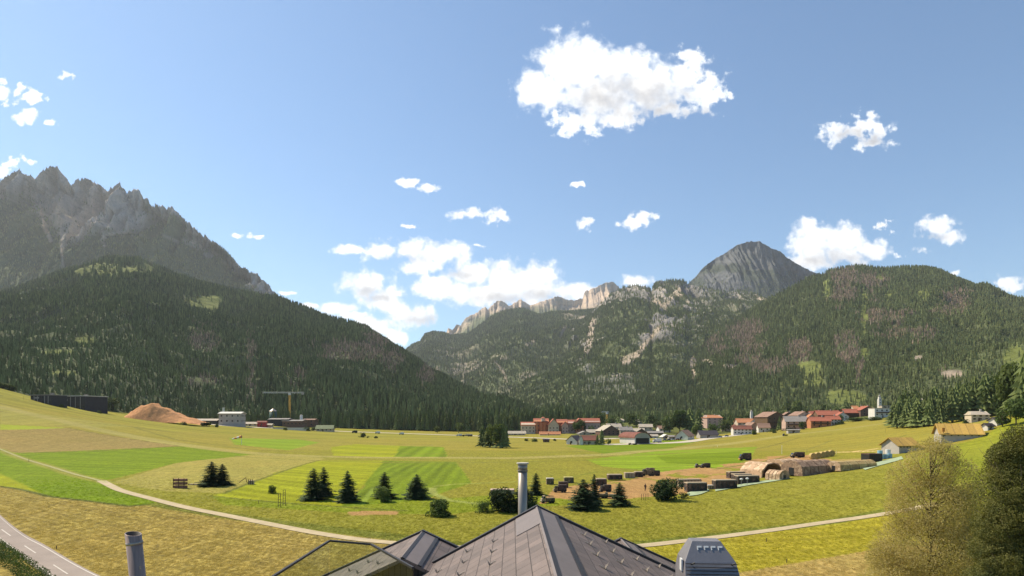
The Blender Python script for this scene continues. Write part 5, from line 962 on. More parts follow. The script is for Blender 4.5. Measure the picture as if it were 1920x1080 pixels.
# ------------------------------------------------------------------ near trees and bushes
def leaf_cloud(name, m, blobs, n, size, seed, flat=.5, shell=.5, gap=.30):
    r_ = np.random.default_rng(seed); B = np.array(blobs, float); wgt = B[:, 3]*B[:, 4]*B[:, 5]; wgt = wgt**.75; wgt /= wgt.sum(); idx = r_.choice(len(B), n, p=wgt)
    d = r_.normal(size=(n, 3)); d /= np.linalg.norm(d, axis=1)[:, None]; rad = r_.random(n)**(1/3)*(1-shell)+shell*r_.uniform(.8, 1.08, n)
    c = B[idx, :3]+d*rad[:, None]*B[idx, 3:6]; cl = fbm(c[:, 0]*1.7/size*.12+seed, c[:, 2]*1.7/size*.12+c[:, 1]*.9/size*.12, 3, seed); keep = r_.random(n) < np.clip((cl-gap)*4.2, .05, 1); c = c[keep]; d = d[keep]; n = len(c)
    nn = d*.6+r_.normal(size=(n, 3))*.7+np.array([0, 0, flat]); nn /= np.linalg.norm(nn, axis=1)[:, None]; u = np.cross(nn, r_.normal(size=(n, 3))); u /= np.linalg.norm(u, axis=1)[:, None]; v = np.cross(nn, u)
    s = (size*r_.uniform(.6, 1.4, n))[:, None]; q = r_.uniform(.5, .8, n)[:, None]; V = np.stack([c-u*s*.5, c-v*s*.28*q+nn*s*.08, c+u*s*.5, c+v*s*.5*q], 1).reshape(-1, 3)
    return np_mesh(name, V, np.arange(n*4).reshape(n, 4), m, smooth=False)
def conifer_mesh(name, seed, h, w, m, n_wh=26, low=.04, droop=.35, dens=1.0, ragged=.25):
    r_ = random.Random(seed); V = []; Fc = []
    for k in range(n_wh):
        t_ = low+(1-low)*(k/n_wh)**.93; z = h*t_; R = w*(1-t_)**.66*r_.uniform(1-ragged, 1+ragged*.6)+w*.03; nb = int((9+8*(1-t_))*dens)
        for b in range(nb):
            a = 6.283*(b+r_.random()*.9)/nb; L = R*r_.uniform(.65, 1.12); zz = z+r_.uniform(-.5, .5)*h/n_wh; ns = max(4, int(L/w*10))
            ca, sa_ = math.cos(a), math.sin(a)
            for j in range(ns):
                q = (j+.4)/ns; x = L*q; zc_ = zz-droop*L*q*(1-.45*q)+r_.uniform(-.03, .03)*h*.3; wd = L*.34*(1-q*.75)*r_.uniform(.7, 1.3)+w*.05; ln = L/ns*1.5
                for sgn in (-1, 1):
                    c = len(V); bx, by = x*ca, x*sa_; ox, oy = -sa_*sgn, ca*sgn
                    V += [(bx, by, zc_+.02*h*.2), (bx+ca*ln, by+sa_*ln, zc_-droop*ln*.4), (bx+ca*ln*.7+ox*wd, by+sa_*ln*.7+oy*wd, zc_-wd*r_.uniform(.1, .65))]; Fc.append((c, c+1, c+2))
        # short top leader
    c = len(V); V += [(.02*w, 0, h*.9), (-.02*w, 0, h*.9), (0, 0, h*1.02)]; Fc.append((c, c+1, c+2))
    return np_mesh(name, np.array(V), np.array(Fc), m, smooth=False)
def trunk_mb(h, r): return MB().tube([(0, 0, -.4), (0, 0, h*.5), (0, 0, h)], [r, r*.6, r*.15], 8)
spr = {}
def spruce(px, py, wp, hp, label, kind=0, group=None, name='spruce_tree', Y=None):
    p = at(px, py) if Y is None else P3(px, py, Y); s = p.y/F
    if kind not in spr:
        e = empty(name, (0, 0, 0)); c = conifer_mesh('crown', 40+kind, 1., [.36, .33, .42][kind % 3], M_DARK, 22, .02, .35, 1., .3); c.parent = e; q = trunk_mb(.95, .02).build('trunk', M_BARK, e); spr[kind] = e
    else: e = copy_tree(spr[kind])
    e.location = p; hh = hp*s; ww = wp*s/1.6/[.36, .33, .42][kind % 3]; e.scale = (ww, ww, hh); e.rotation_euler.z = random.uniform(0, 6); tag(e, label, 'spruce', group)
for a in [(397,911,44,46,'dark spruce, left and taller of the pair on the dry meadow',0),(417,909,34,40,'dark spruce, right of the pair on the dry meadow',1),
          (588,937,46,60,'dark spruce, nearer of the tall pair on the mown field',1),(607,931,34,56,'dark spruce, right behind its taller neighbour on the mown field',0),
          (652,941,38,60,'single dark spruce standing right of the tall pair',2),(721,934,36,50,'dark spruce rising behind the light round bush',0),(781,935,42,47,'dark spruce standing right of the light round bush',2),
          (1005,928,28,42,'slim dark spruce directly right of the steel chimney',1),(1094,955,54,58,'large bushy dark spruce in front of the parked trucks',2),(1114,948,30,60,'dark spruce tucked behind the right of the large bushy one',0),
          (1162,948,38,44,'small dark spruce right of the parked trucks',0),(980,958,46,58,'dark spruce behind the foot of the steel chimney',2)]: spruce(a[0], a[1], a[2], a[3], a[4], a[5])
bsh = {}
def bush(px, py, wp, hp, label, m=None, kind=0, name='bush', cat='bush', trunk=False, Y=None, group=None):
    p = at(px, py) if Y is None else place(px, py, Y); s = p.y/F; m = m or M_BUSH; gap = max(0, p.z-float(G(p.x, p.y))) if Y else 0; hp += gap/s; p.z -= gap; key = (m.name, kind, trunk)
    if key not in bsh:
        r_ = random.Random(kind*7+3); e = empty(name, (0, 0, 0)); z0 = .1 if trunk else .0
        bl = [(0, 0, .5+z0*.4, .36, .36, .42-z0*.25)]+[(r_.uniform(-.3, .3), r_.uniform(-.3, .3), r_.uniform(.25+z0, .72), .24, .24, .24-z0*.1) for _ in range(9)]+([] if trunk else [(r_.uniform(-.3, .3), r_.uniform(-.3, .3), .15, .25, .25, .18) for _ in range(4)])
        c = leaf_cloud('crown', m, bl, 4200 if not group else 1900, .075 if not group else .125, kind+2); c.parent = e; q = MB().tube([(0, 0, -.05), (.02, 0, .3), (0, .02, .7)], [.035, .025, .01], 7); [q.tube([(0, 0, .25), (r_.uniform(-.25, .25), r_.uniform(-.25, .25), .65)], [.015, .005], 5) for _ in range(5)]; q.build('trunk', M_BARK, e); bsh[key] = e
    else: e = copy_tree(bsh[key])
    e.name = name; e.location = p-Vector((0, 0, .1)); e.scale = (wp*s, wp*s, hp*s*1.02); e.rotation_euler.z = random.uniform(0, 6); tag(e, label, cat, group)
bush(718, 941, 34, 34, 'light olive round bush in front of a dark spruce', M_LIGHT, 0); bush(782, 934, 34, 26, 'greyish bush growing against the foot of the right spruce', M_BUSH, 1)
bush(822, 967, 52, 34, 'broad dark bush on the meadow left of the chimney', M_BUSH, 2); bush(510, 925, 16, 18, 'tiny dark bush on the mown field', M_BUSH, 3)
bush(905, 960, 36, 26, 'low bush at the left end of the chimney bushes', M_BUSH, 1); bush(942, 960, 62, 48, 'big dark bush left of the steel chimney', M_DARK, 2); bush(996, 959, 36, 34, 'dark bush hidden behind chimney and roof ridge', M_DARK, 3)
bush(1250, 938, 62, 47, 'large round dark bush left of the containers', M_DARK, 0); bush(1282, 934, 18, 14, 'small dark bush at the right foot of the round one', M_DARK, 1)
# village edge, right side and yard trees: (px, py, Y, w, h, type, label)
vt = [(1255,812,590,30,40,'b','tall leafy tree left of the dark-topped group above the barn'),(1275,812,600,32,46,'b','tall bright leafy tree in the middle of the group above the barn'),(1294,812,610,30,48,'c','tall dark conifer in the group above the brown-roofed house'),(1310,814,610,26,50,'c','tall dark conifer, right one of the group above the dark barn'),(1305,818,545,16,24,'l','small pale green tree right of the brown-roofed house'),
 (1355,810,620,26,26,'l','pale round tree in front of the orange-roofed apartments'),(1338,812,610,26,22,'b','leafy tree left below the orange-roofed apartments'),(1369,806,640,16,40,'c','dark conifer left of the long white house'),(1232,806,650,24,18,'b','leafy tree above the low stable'),(1212,806,650,22,14,'b','round tree above the hangar'),
 (1128,833,470,12,28,'c','dark conifer, taller one between the long house and the hangar'),(1120,834,470,10,20,'c','thin dark conifer at the right end of the long house'),(1141,834,465,14,14,'l','small pale tree left of the hangar'),(1085,812,640,26,26,'b','dark leafy tree in front of the red hotel right half'),(1072,812,650,14,14,'b','smaller leafy tree in front of the red hotel'),(1108,812,640,14,16,'b','leafy tree before the right end of the red hotel'),(985,811,660,18,18,'b','tree in front of the left wing of the red hotel'),
 (1416,815,600,12,10,'b','round shrub right of the long white house'),(1450,812,620,12,11,'b','dark round shrub behind the hedge'),(1462,806,640,14,26,'c','dark conifer in front of the large brown chalet'),(1506,806,620,16,18,'b','tree between the pink chalet and the red roofs'),(1476,785,850,20,36,'g','bright green tree above the pink chalet, left one'),(1496,785,860,18,36,'g','bright green tree above the pink chalet, right one'),(1577,792,640,14,16,'b','shrubby tree right of the red roofs'),
 (1572,812-16,610,26,9,'b','low hedge-like shrub below the red-roofed house'),(1604,790,610,34,8,'b','low shrubs along the field below the terrace'),(1640,788,600,34,8,'b','low shrubs along the field below the white hotel'),
 (1573,770,950,14,14,'b','tree on the small bright meadow'),(1682,803,400,26,44,'c','dark conifer, leftmost of the dense row above the barn'),(1700,802,395,28,50,'c','dark conifer, second from left in the dense row'),(1720,801,390,30,54,'c','dark conifer, third from left in the dense row'),(1742,799,385,30,54,'c','dark conifer, fourth from left in the dense row'),(1764,796,380,32,60,'c','dark conifer, fifth from left in the dense row'),(1786,792,375,32,66,'c','dark conifer, sixth from left in the dense row'),(1808,788,370,32,70,'c','dark conifer, seventh from left in the dense row'),(1813,800,350,14,16,'b','rounded leafy tree beside the cream house'),
 (1705,760,600,34,40,'b','leafy tree rising behind the dense conifer row'),(1828,784,400,34,80,'c','tall conifer behind the cream house'),(1848,782,380,34,84,'c','tall conifer above the white house on the slope'),(1868,780,360,38,88,'b','big leafy tree left of the highest tree at the right edge'),(1892,778,340,44,104,'g','tall bright tree near the right edge of the view'),(1922,776,330,50,120,'c','tallest conifer, cut by the right edge of the view'),(1880,800,300,30,40,'b','leafy tree behind the white house on the slope'),(1905,796,290,36,52,'b','leafy tree on top of the green slope at the right edge'),
 (905,838,560,30,42,'c','dark conifer, leftmost of the isolated clump in the field'),(918,839,556,32,46,'c','dark conifer, second of the isolated clump in the field'),(930,840,552,30,48,'l','pale-topped tree in the middle of the isolated clump'),(942,840,552,32,46,'c','dark conifer, right of the pale-topped tree in the clump'),(950,839,556,16,40,'c','dark conifer, rightmost of the isolated clump in the field'),
 (6,726,480,26,9,'b','bush on the far left edge of the field'),(20,729,485,16,9,'b','small bush beside the left edge bush'),(576,808,640,13,10,'b','round bush in front of the brick works'),(589,808,650,12,8,'l','pale bush between the works and the green-roofed house'),(679,820,640,12,11,'b','dark bush below the pale road'),(690,821,640,6,5,'b','tiny bush right of the dark bush by the pale road'),(705,822,640,7,5,'b','small low bush below the white van'),(988,827,500,9,6,'b','low bush left of the tiny timber shed, smaller one'),(1002,828,495,14,8,'b','low bush left of the tiny timber shed, larger one'),(1040,827,505,6,5,'b','low bush right of the tiny timber shed'),
 (285,789,480,10,8,'b','dark shrub in front of the big chip heap'),(293,790,480,6,6,'b','small shrub right before the big chip heap'),(258,785,480,8,5,'b','low shrub before the left foot of the chip heap'),(310,792,480,8,7,'b','shrub before the middle of the chip heap'),(345,797,520,12,9,'b','dark shrub before the small chip heap'),(388,799,560,22,9,'b','low broad shrub before the long shed'),(405,801,570,9,8,'b','shrub at the left foot of the grey works'),(444,797,600,8,8,'b','shrub against the wall of the grey works'),(535,807,600,8,6,'b','low shrub before the white boundary wall'),(117,764,440,9,8,'b','dark shrub in front of the large black hall'),(186,775,440,9,7,'b','dark shrub right of the large black hall'),(205,770,560,28,26,'l','light green tree at the wood edge beside the black hall'),(860,812,720,18,22,'l','light broadleaf tree at the edge of the wood left of the clump'),(820,812,720,14,16,'l','small light broadleaf tree at the dark wood edge'),(955,806,720,16,30,'l','light broadleaf tree at the wood edge behind the clump')]
for k in range(16): vt.append((1676+k*9.5+(k*37 % 5), 800-k*1.1-(k % 3)*3, 425+(k % 4)*18, 26, 46+k*1.3+(k*53 % 11), 'c', 'dark conifer packed into the rear of the dense row above the barns'))
for k in range(14): vt.append((1800+k*10+(k*29 % 6), 778-(k % 3)*4, 470+(k % 4)*22, 30, 48+k*1.5+(k*41 % 17), 'cb'[k % 3 == 1], 'tree packed into the wood on the slope at the right edge'))
for k in range(30): vt.append((1070+k*17.5+(k*31 % 9), 800-max(0, k-16)*1.7, 800+(k*13 % 60), 24, 18+(k*47 % 13), 'bbc'[k % 3], 'tree in the leafy belt between the village houses and the forest'))
for k, (x, y, Y, w_, h_, ty, lab) in enumerate(vt):
    G_ = 'trees and shrubs around village and works'
    if ty == 'c':
        o = copy_tree(protos[k % 4]); p = place(x, y, Y); s = p.y/F; gap = max(0, p.z-float(G(p.x, p.y))); p.z -= gap; o.location = p-Vector((0, 0, .6)); o.scale = (w_*s*3.7, w_*s*3.7, h_*s+.6+gap); o.rotation_euler.z = k; tag(o, lab, 'conifer', G_); o.name = 'conifer'
    else: bush(x, y, w_, h_, lab, {'b': M_BROAD, 'l': M_LIGHT, 'g': plain('x', (1, 1, 1)) if False else M_LIGHT}[ty], 10+k % 3, 'leafy_tree' if h_ > 13 else 'shrub', 'tree' if h_ > 13 else 'shrub', h_ > 13, Y, G_)
# hedges
def hedge(A, hw, h, label, seed, m=M_BUSH, dens=60, size=.35):
    P_ = [at(*p) for p in A]; C_ = []
    for a, b in zip(P_[:-1], P_[1:]):
        n = max(1, int((b-a).length/hw))
        for k in range(n): q = a.lerp(b, k/n); C_.append((q.x, q.y, float(G(q.x, q.y))+h*.45, hw*1.1, hw*1.1, h*.6))
    o = leaf_cloud('hedge', m, C_, len(C_)*dens, size, seed, .3, .4); tag(o, label, 'hedge'); return o
hedge([(-130,960),(-60,1000),(0,1048),(35,1072),(75,1104),(150,1170)], .9, 2.0, 'dark roadside hedge in the bottom left corner', 5, M_BUSH, 500, .16)
hedge([(1437,811),(1470,808),(1510,803),(1545,798)], 1.2, 2.4, 'dark hedge along the field below the chalets', 6, M_BUSH, 40, .8)

# ------------------------------------------------------------------ the two near trees at the right edge
def near_tree(name, base, lobes, m, n, size, label, cat, seed, trunk_h, tr=.14, twigs=60, bark=M_BARK, gap=.22):
    e = empty(name, base, 0, label, cat); c = leaf_cloud('crown', m, lobes, n, size, seed, .2, .2, gap); c.parent = e; q = MB().tube([(0, 0, -.5), (.05, 0, trunk_h*.5), (0, .05, trunk_h)], [tr, tr*.7, tr*.2], 9); r_ = random.Random(seed); B_ = MB()
    for k in range(twigs):
        l = r_.choice(lobes); z0 = min(trunk_h*.95, max(.5, l[2]-r_.uniform(.6, 2.))); tip = (l[0]+r_.uniform(-1, 1)*l[3], l[1]+r_.uniform(-1, 1)*l[4], l[2]+r_.uniform(-.2, 1.05)*l[5]); mid = (tip[0]*.45, tip[1]*.45, (z0+tip[2])/2-.1); B_.tube([(0, 0, z0), mid, tip], [.022, .012, .004], 5)
    q.build('trunk', bark, e, True); B_.build('branches', bark, e, True); return e
M_WIL = leaf_mat('willow_leaves', (.34,.28,.11), (.52,.42,.21), transl=.5, nscale=.8); M_PINE = leaf_mat('pine_needles', (.06,.07,.025), (.17,.16,.05), transl=.3, nscale=1.5)
Yb = 30.; b = P3(1745, 1080, Yb); b.z = float(G(b.x, b.y)); s = Yb/F
def lb(px, py, r, ry=None, dy=0): return ((px-1745)*s, dy, CH+(HY-py)*s-b.z, r*s, r*s*1.1, (ry or r)*s)
near_tree('willow_tree', b, [lb(1745,870,42,48),(lb(1712,905,36,44,.5)),lb(1790,905,38,50,-.3),lb(1740,950,70,60),lb(1700,975,32,40,.4),lb(1800,970,48,60,.6),lb(1740,1030,90,62),lb(1690,1060,55,50,.3),lb(1665,1085,44,44,-.4),lb(1810,1050,64,70,.4),lb(1740,1120,120,70),lb(1755,835,18,22),lb(1780,850,20,24),lb(1850,1010,46,56,.5),lb(1835,950,36,46,.7),lb(1870,1070,50,50,.6),lb(1655,1040,26,30,.2)], M_WIL, 230000, .062, 'airy pale olive willow tree in the near right corner', 'tree', 4, b.z*0+CH+(HY-850)*s-b.z, .08, 150, gap=.18)
Yb = 20.; b = P3(1925, 1080, Yb); b.z = float(G(b.x, b.y)); s = Yb/F
def lc(px, py, r, ry=None, dy=0): return ((px-1925)*s, dy, CH+(HY-py)*s-b.z, r*s, r*s*1.1, (ry or r)*s)
near_tree('pine_tree', b, [lc(1915,830,34,36),lc(1895,855,30,26,.2),lc(1950,835,40,40),lc(1900,900,38,40,.1),lc(1925,870,50,50,.4),lc(1880,920,28,24,-.2),lc(1910,960,56,44),lc(1880,990,44,34,.2),lc(1905,1040,64,44,.3),lc(1870,1050,38,30,-.2),lc(1900,1100,80,50),lc(1950,950,80,120,.6),lc(1860,1085,36,26)], M_PINE, 170000, .055, 'dark dense pine tree filling the near right edge', 'pine', 9, CH+(HY-800)*s-b.z, .1, 60)

# ------------------------------------------------------------------ the roofs below the viewpoint
def shingle():
    m, t, b = mat('slate_shingles'); co = t.new('ShaderNodeTexCoord').outputs['UV']; br = t.new('ShaderNodeTexBrick'); br.offset = .5; br.inputs['Scale'].default_value = 1; br.inputs['Brick Width'].default_value = .34; br.inputs['Row Height'].default_value = .22; br.inputs['Mortar Size'].default_value = .006; br.inputs['Mortar Smooth'].default_value = .2; br.inputs['Bias'].default_value = 0
    br.inputs['Color1'].default_value = (.82, .82, .82, 1); br.inputs['Color2'].default_value = (1.15, 1.12, 1.1, 1); br.inputs['Mortar'].default_value = (.35, .35, .35, 1); t.l.new(co, br.inputs['Vector']); n = t.noise(co, 3, 6, .65); n2 = t.noise(co, 60, 3, .6)
    c = t.vec('MULTIPLY', br.outputs['Color'], (.165, .130, .120)); c = t.vec('SCALE', c, t.math('MULTIPLY', t.rng(n, .3, .7, .78, 1.05), t.rng(n2, .3, .7, .85, 1.15))); t.l.new(c, b.inputs['Base Color']); b.inputs['Roughness'].default_value = .62; b.inputs['Specular IOR Level'].default_value = .22
    # each course laps over the one below
    sx = t.new('ShaderNodeSeparateXYZ'); t.l.new(co, sx.inputs[0]); f = t.math('FRACT', t.math('DIVIDE', sx.outputs[1], .22)); h = t.math('ADD', t.math('MULTIPLY', f, -1), t.math('MULTIPLY', br.outputs['Fac'], -.8))
    bp = t.new('ShaderNodeBump'); bp.inputs['Strength'].default_value = .8; bp.inputs['Distance'].default_value = .012; t.l.new(h, bp.inputs['Height']); t.l.new(bp.outputs[0], b.inputs['Normal']); return m
M_SH = shingle(); M_FL = plain('grey_flashing', (.215,.175,.165), .5, .12, 2, spec=.3, scale2=40); M_DF = plain('dark_flashing', (.035,.03,.033), .5, .15, 2, spec=.4); M_WW = stripes('weathered_boards', (.075,.06,.055), (.02,.016,.015), 9, 0)
def slab(name, p0, p1, p2, p3, th, m, parent, bevel=0):
    """roof plane: p0-p1 along the ridge, p3-p2 along the eave; top face carries uv in metres"""
    p0, p1, p2, p3 = map(Vector, (p0, p1, p2, p3)); n = (p1-p0).cross(p3-p0).normalized()
    if n.z < 0: n = -n
    q = MB(); top = [p0, p1, p2, p3]; bot = [p-n*th for p in top]; q.v = [tuple(p) for p in top+bot]; q.f = [(0, 1, 2, 3), (7, 6, 5, 4), (0, 4, 5, 1), (1, 5, 6, 2), (2, 6, 7, 3), (3, 7, 4, 0)]; q.m = [0]*6; o = q.build(name, m, parent)
    uv = o.data.uv_layers.new(name='uv'); ax = (p1-p0).normalized(); ay = (p0-p3).normalized()
    for po in o.data.polygons:
        for li in po.loop_indices: v = o.data.vertices[o.data.loops[li].vertex_index].co-p0; uv.data[li].uv = (v.dot(ax)+50, v.dot(ay)+50)
    return o
def gable(e, X, z, y0, y1, dl, dr, sl, sr, caps=(0, .34), wallz=8, verge=True, near_wall=None):
    """ridge along y at X, height z; dl/dr horizontal run, sl/sr slopes"""
    L = lambda x, y: (X-x, y, z-x*sl); R = lambda x, y: (X+x, y, z-x*sr)
    slab('roof_left', L(0, y1), L(0, y0), L(dl, y0), L(dl, y1), .06, M_SH, e); slab('roof_right', R(0, y0), R(0, y1), R(dr, y1), R(dr, y0), .06, M_SH, e)
    MB().extr([(X-dl+.05, wallz), (X+dr-.05, wallz), (X+dr-.05, z-dr*sr-.1), (X, z-.1), (X-dl+.05, z-dl*sl-.1)], y0+.15, y1-.15).build('wall', near_wall or M_WW, e)
    if verge:
        for nm, fn, dd in (('verge_trim', L, dl), ('verge_trim', R, dr)):
            a, b = fn(0, 0), fn(dd, 0); q = MB()
            for yy in (y1,): 
                q.v += [(a[0], yy-.02, a[2]+.05), (a[0], yy+.09, a[2]+.05), (b[0], yy+.09, b[2]+.05), (b[0], yy-.02, b[2]+.05), (a[0], yy-.02, a[2]-.16), (a[0], yy+.09, a[2]-.16), (b[0], yy+.09, b[2]-.16), (b[0], yy-.02, b[2]-.16)]
                q.f += [(0, 1, 2, 3), (7, 6, 5, 4), (0, 3, 7, 4), (1, 5, 6, 2), (0, 4, 5, 1), (3, 2, 6, 7)]; q.m += [0]*6
            q.build(nm, M_DF, e)
    if caps[1]:
        c0, c1 = caps; up = Vector((0, 0, .02)); slab('ridge_cap', Vector(R(.05, y0))+up, Vector(R(.05, y1))+up, Vector(R(c1, y1))+up, Vector(R(c1, y0))+up, .018, M_FL, e)
        d1 = Vector((0, 0, .03)); slab('ridge_trim', Vector(R(.0, y0))+d1, Vector(R(.0, y1))+d1, Vector(R(.06, y1))+d1, Vector(R(.06, y0))+d1, .03, M_DF, e); slab('ridge_trim', Vector(R(c1, y0))+d1, Vector(R(c1, y1))+d1, Vector(R(c1+.07, y1))+d1, Vector(R(c1+.07, y0))+d1, .03, M_DF, e)
        slab('ridge_trim', Vector(L(0, y0))+d1, Vector(L(0, y1))+d1, Vector(L(.03, y1))+d1, Vector(L(.03, y0))+d1, .03, M_FL, e)
    return L, R
def guards(e, fn, spots, sl, sgn):
    g0 = None
    for x, y in spots:
        if g0 is None: q = MB(); q.box(-.012, .10, -.012, .012, 0, .008); q.poly([(.09, -.05, 0), (.09, .05, 0), (.10, .0, .10)]); q.poly([(.09, .05, .0), (.09, -.05, .0), (.02, 0, .0), ]); q.box(.088, .098, -.05, .05, .0, .05); o = g0 = q.build('snow_guard', M_METAL, e)
        else: o = g0.copy(); S.collection.objects.link(o); o.parent = e
        p = fn(x, y); o.location = (p[0], p[1], p[2]+.012); o.rotation_euler = (0, math.atan(sl), 0) if sgn > 0 else (0, -math.atan(sl), math.pi) if False else (0, math.atan(sl)*1, 0 if sgn > 0 else 0)
        if sgn < 0: o.rotation_euler = (math.pi*0, -math.atan(sl), 0); o.scale = (-1, 1, 1)
e = empty('main_roof', (0, 0, 0), 0, 'steep grey shingled roof with a straight ridge right below the viewpoint', 'house'); e.name = 'house'
L_, R_ = gable(e, .493, 14.27, 1.5, 12.0, 2.62, 4.6, .54, .468)
sl_ = []; sr_ = []
for j, x in enumerate((.75, 1.25, 1.75, 2.25)):
    for k in range(8): sl_.append((x, 4.9+k*.85+(j % 2)*.42))
for j, x in enumerate((.75, 1.2, 1.7, 2.2, 2.7)):
    for k in range(7): sr_.append((x, 6.2+k*.82+(j % 2)*.4))
guards(e, L_, [s_ for s_ in sl_ if s_[1] < 11.8], .54, -1); guards(e, R_, [s_ for s_ in sr_ if s_[1] < 11.8], .468, 1)
# pale sheet beside the ridge on the left slope
up = Vector((0, 0, .014)); slab('apex_sheet', Vector(L_(.0, 10.2))+up, Vector(L_(.0, 11.95))+up, Vector(L_(.42, 11.95))+up, Vector(L_(.42, 10.2))+up, .012, M_FL, e)
e2 = empty('house', (0, 0, 0), 0, 'smaller shingled wing roof with a dark boarded gable left of the main roof', 'house wing')
L2, R2 = gable(e2, -2.05, 13.42, 11.35, 14.0, 2.7, 2.2, .455, .47, (0, .3))
guards(e2, L2, [(x, y) for x in (.5, .9, 1.3, 1.7, 2.1) for y in (12.0, 12.9)], .455, -1)
e3 = empty('house', (0, 0, 0), 0, 'small shingled wing roof with a blue-grey ridge sheet behind the right slope', 'house wing')
L3, R3 = gable(e3, 2.69, 13.05, 11.6, 15.0, .9, 3.2, .5, .455, (0, .3)); guards(e3, R3, [(x, y) for x in (.7, 1.1, 1.5, 1.9) for y in (12.4, 13.4)], .455, 1)
# steel chimney behind the ridge
e = empty('chimney_pipe', (.262, 15.0, 12.4), 0, 'round stainless steel chimney with a collared cap behind the roof ridge', 'chimney'); z = lambda py: CH-(py-HY)/F*15-12.4
MB().tube([(0, 0, 0), (0, 0, z(883))], .112, 28).build('pipe', M_METAL, e, True); MB().tube([(0, 0, z(883)), (0, 0, z(881.5))], .13, 28).build('lower_collar', M_METAL, e); MB().tube([(0, 0, z(881.4)), (0, 0, z(871))], .118, 28).build('cap_drum', M_METAL, e, True); MB().tube([(0, 0, z(871)), (0, 0, z(869.5)), (0, 0, z(867.5))], [.12, .15, .15], 28).build('cap_plate', M_STONE, e); MB().tube([(0, 0, z(884.8)), (0, 0, z(884))], .118, 28).build('seam', M_DF, e)
# leaning flue pipe at the lower left
e = empty('flue_pipe', (-3.725, 6.0, 14.90), 0, 'leaning steel flue pipe with an open slanted mouth in the lower left', 'flue'); q = MB(); n = 28; r = .072; b_ = 0
ax = Vector((.115, -.02, -1)).normalized()
for k in range(n): a = 6.283*k/n; x, y = r*math.cos(a), r*math.sin(a); q.v.append((x, y, -.02-x*.18+y*.10))
for k in range(n): a = 6.283*k/n; x, y = r*math.cos(a), r*math.sin(a); q.v.append((x+.25, y-.04, -2.2))
for k in range(n): a = 6.283*k/n; x, y = r*.9*math.cos(a), r*.9*math.sin(a); q.v.append((x, y, -.02-x*.18+y*.10))
for k in range(n): a = 6.283*k/n; x, y = r*.9*math.cos(a), r*.9*math.sin(a); q.v.append((x+.06, y-.01, -.6))
for k in range(n): j = (k+1) % n; q.f += [(k, n+k, n+j, j), (k, j, 2*n+j, 2*n+k), (2*n+k, 2*n+j, 3*n+j, 3*n+k)]; q.m += [0, 0, 1]
q.f.append(tuple(3*n+k for k in range(n))); q.m.append(1); q.build('pipe', [plain('worn_steel', (.30,.22,.19), .4, .3, 5, metal=.3, stretch=(1, 1, .1)), M_DF], e, True)
for zz in (-.10, -.9): MB().tube([(-zz*.115, 0, zz), (-zz*.115+.003, 0, zz-.025)], r+.004, 28).build('collar', M_METAL, e, True)
MB().box(.085, .10, -.05, -.03, -.36, -.33).build('bracket', M_METAL, e)
# vent cowl at the lower right
Y = 9.; s = Y/F; e = empty('vent_cowl', ((1322-CX)*s, Y, CH-(1012-HY)*s), math.radians(-4), 'grey sheet metal vent cowl with sloping sides and slots, lower right', 'vent'); M_COWL = plain('cowl_metal', (.25,.235,.25), .45, .1, 4, metal=.2, spec=.5)
q = MB(); T = [(-27*s, -.10, -.0), (25*s, -.10, 0), (25*s, .14, 0), (-27*s, .14, 0)]; M1 = [(-44*s, -.26, -34*s), (47*s, -.26, -34*s), (47*s, .26, -34*s), (-44*s, .26, -34*s)]; q.v = T+M1; q.f = [(0, 1, 2, 3), (4, 5, 1, 0), (5, 6, 2, 1), (6, 7, 3, 2), (7, 4, 0, 3)]; q.m = [0]*5; q.build('hood', M_COWL, e, bevel=.006)
q = MB(); q.v = [(-44*s, -.26, -34*s), (47*s, -.26, -34*s), (47*s, .26, -34*s), (-44*s, .26, -34*s), (-46*s, -.36, -58*s), (50*s, -.36, -54*s), (50*s, .36, -54*s), (-46*s, .36, -58*s), (-46*s, -.34, -1.4), (50*s, -.34, -1.4), (50*s, .34, -1.4), (-46*s, .34, -1.4)]; q.f = [(4, 5, 1, 0), (5, 6, 2, 1), (6, 7, 3, 2), (7, 4, 0, 3), (8, 9, 5, 4), (9, 10, 6, 5), (10, 11, 7, 6), (11, 8, 4, 7)]; q.m = [0]*8; q.build('skirt', M_COWL, e, bevel=.005)
for k in range(4):
    x = (-15+k*12.5)*s; q = MB().box(x-.032, x+.032, -.006, .006, -.012, .012); q.box(x-.032, x-.02, -.006, .006, -.05, -.012); o = q.build('slot', M_WPAINT, e); o.location = (0, -.148, -.075); o.rotation_euler = (math.radians(-31), 0, 0)
for k in range(4): MB().box(-44*s, 48*s, -.30-.022*k, -.285-.022*k, -.29-.045*k, -.283-.045*k).build('louvre', M_DF, e)
MB().box(-49*s, -46*s, -.2, -.08, -.42, -.25).build('side_opening', M_WPAINT, e)
for x in (-34*s, 38*s): MB().tube([(x, -.29, -.30), (x+.05, -.31, -.275)], .012, 8).build('latch', M_BLACK, e)
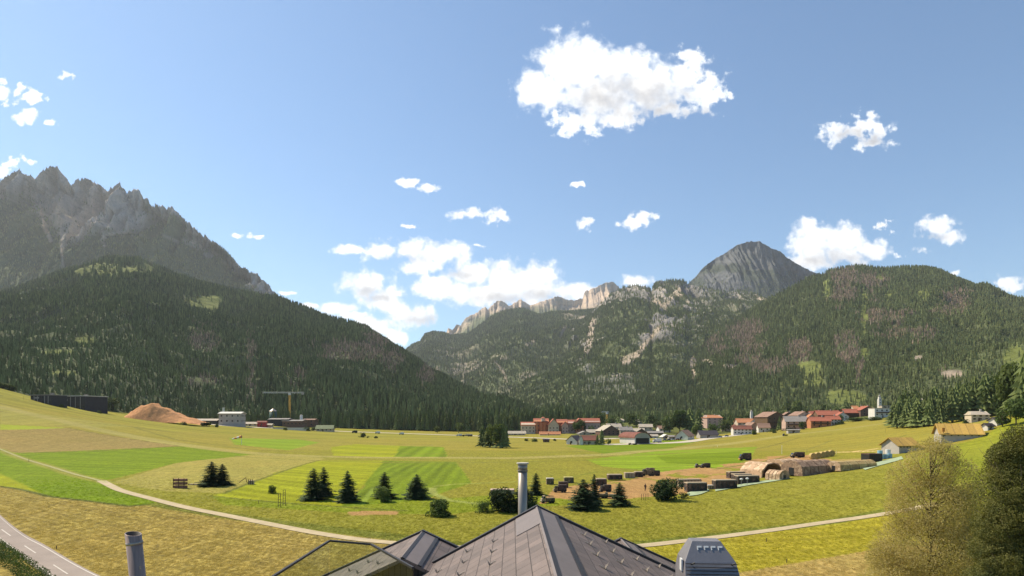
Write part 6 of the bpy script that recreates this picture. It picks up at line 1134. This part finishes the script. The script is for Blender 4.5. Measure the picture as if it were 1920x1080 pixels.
# glass balustrade of the terrace
m, t, b = mat('clear_glass'); t.n.remove(b); tr = t.new('ShaderNodeBsdfTransparent'); tr.inputs[0].default_value = (.88, .92, .89, 1); gl = t.new('ShaderNodeBsdfGlossy'); gl.inputs['Roughness'].default_value = .02; mx = t.new('ShaderNodeMixShader'); mx.inputs[0].default_value = .06; t.l.new(tr.outputs[0], mx.inputs[1]); t.l.new(gl.outputs[0], mx.inputs[2]); t.l.new(mx.outputs[0], t.n['Material Output'].inputs[0]); M_GLASS = m
e = empty('glass_balustrade', (0, 0, 0), 0, 'glass balustrade with a dark handrail around the terrace left of the roof', 'balustrade'); RP = [(-3.07, 6.4), (-3.02, 10.1), (-2.27, 9.82), (-1.33, 8.23)]; zt = 14.0
for k in range(3):
    (x0, y0), (x1, y1) = RP[k], RP[k+1]; d = Vector((x1-x0, y1-y0, 0)); n_ = Vector((-d.y, d.x, 0)).normalized(); q = MB(); a = Vector((x0, y0, 0))+d*.01; b_ = Vector((x1, y1, 0))-d*.01
    for h0, h1, th, nm, mm in ((zt-.018, zt+.012, .016, 'handrail', M_DF), (zt-1.05, zt-.019, .006, 'glass_pane', M_GLASS), (zt-1.12, zt-1.051, .02, 'base_rail', M_DF)):
        q = MB(); c = [a+n_*th, b_+n_*th, b_-n_*th, a-n_*th]; q.v = [(p.x, p.y, h0) for p in c]+[(p.x, p.y, h1) for p in c]; q.f = [(3, 2, 1, 0), (4, 5, 6, 7), (0, 1, 5, 4), (1, 2, 6, 5), (2, 3, 7, 6), (3, 0, 4, 7)]; q.m = [0]*6; q.build(nm, mm, e)
# ------------------------------------------------------------------ air
def build_haze():
    V = [(x, y, z) for z in (-45, 2300) for y in (-120, 11500) for x in (-11500, 11500)]
    me = bpy.data.meshes.new('haze'); me.from_pydata(V, [], [(0, 2, 3, 1), (4, 5, 7, 6), (0, 1, 5, 4), (2, 6, 7, 3), (0, 4, 6, 2), (1, 3, 7, 5)])
    o = bpy.data.objects.new('haze', me); S.collection.objects.link(o); m = bpy.data.materials.new('haze'); m.use_nodes = True; t = NT(m.node_tree); t.n.clear()
    v = t.new('ShaderNodeVolumePrincipled'); v.inputs['Color'].default_value = (.88, .92, 1, 1); v.inputs['Density'].default_value = 3.3e-5; v.inputs['Anisotropy'].default_value = .25
    t.l.new(v.outputs[0], t.new('ShaderNodeOutputMaterial').inputs['Volume']); me.materials.append(m); m.cycles.homogeneous_volume = True
    tag(o, 'thin pale blue haze filling the valley air', 'haze', kind='stuff')
build_haze()
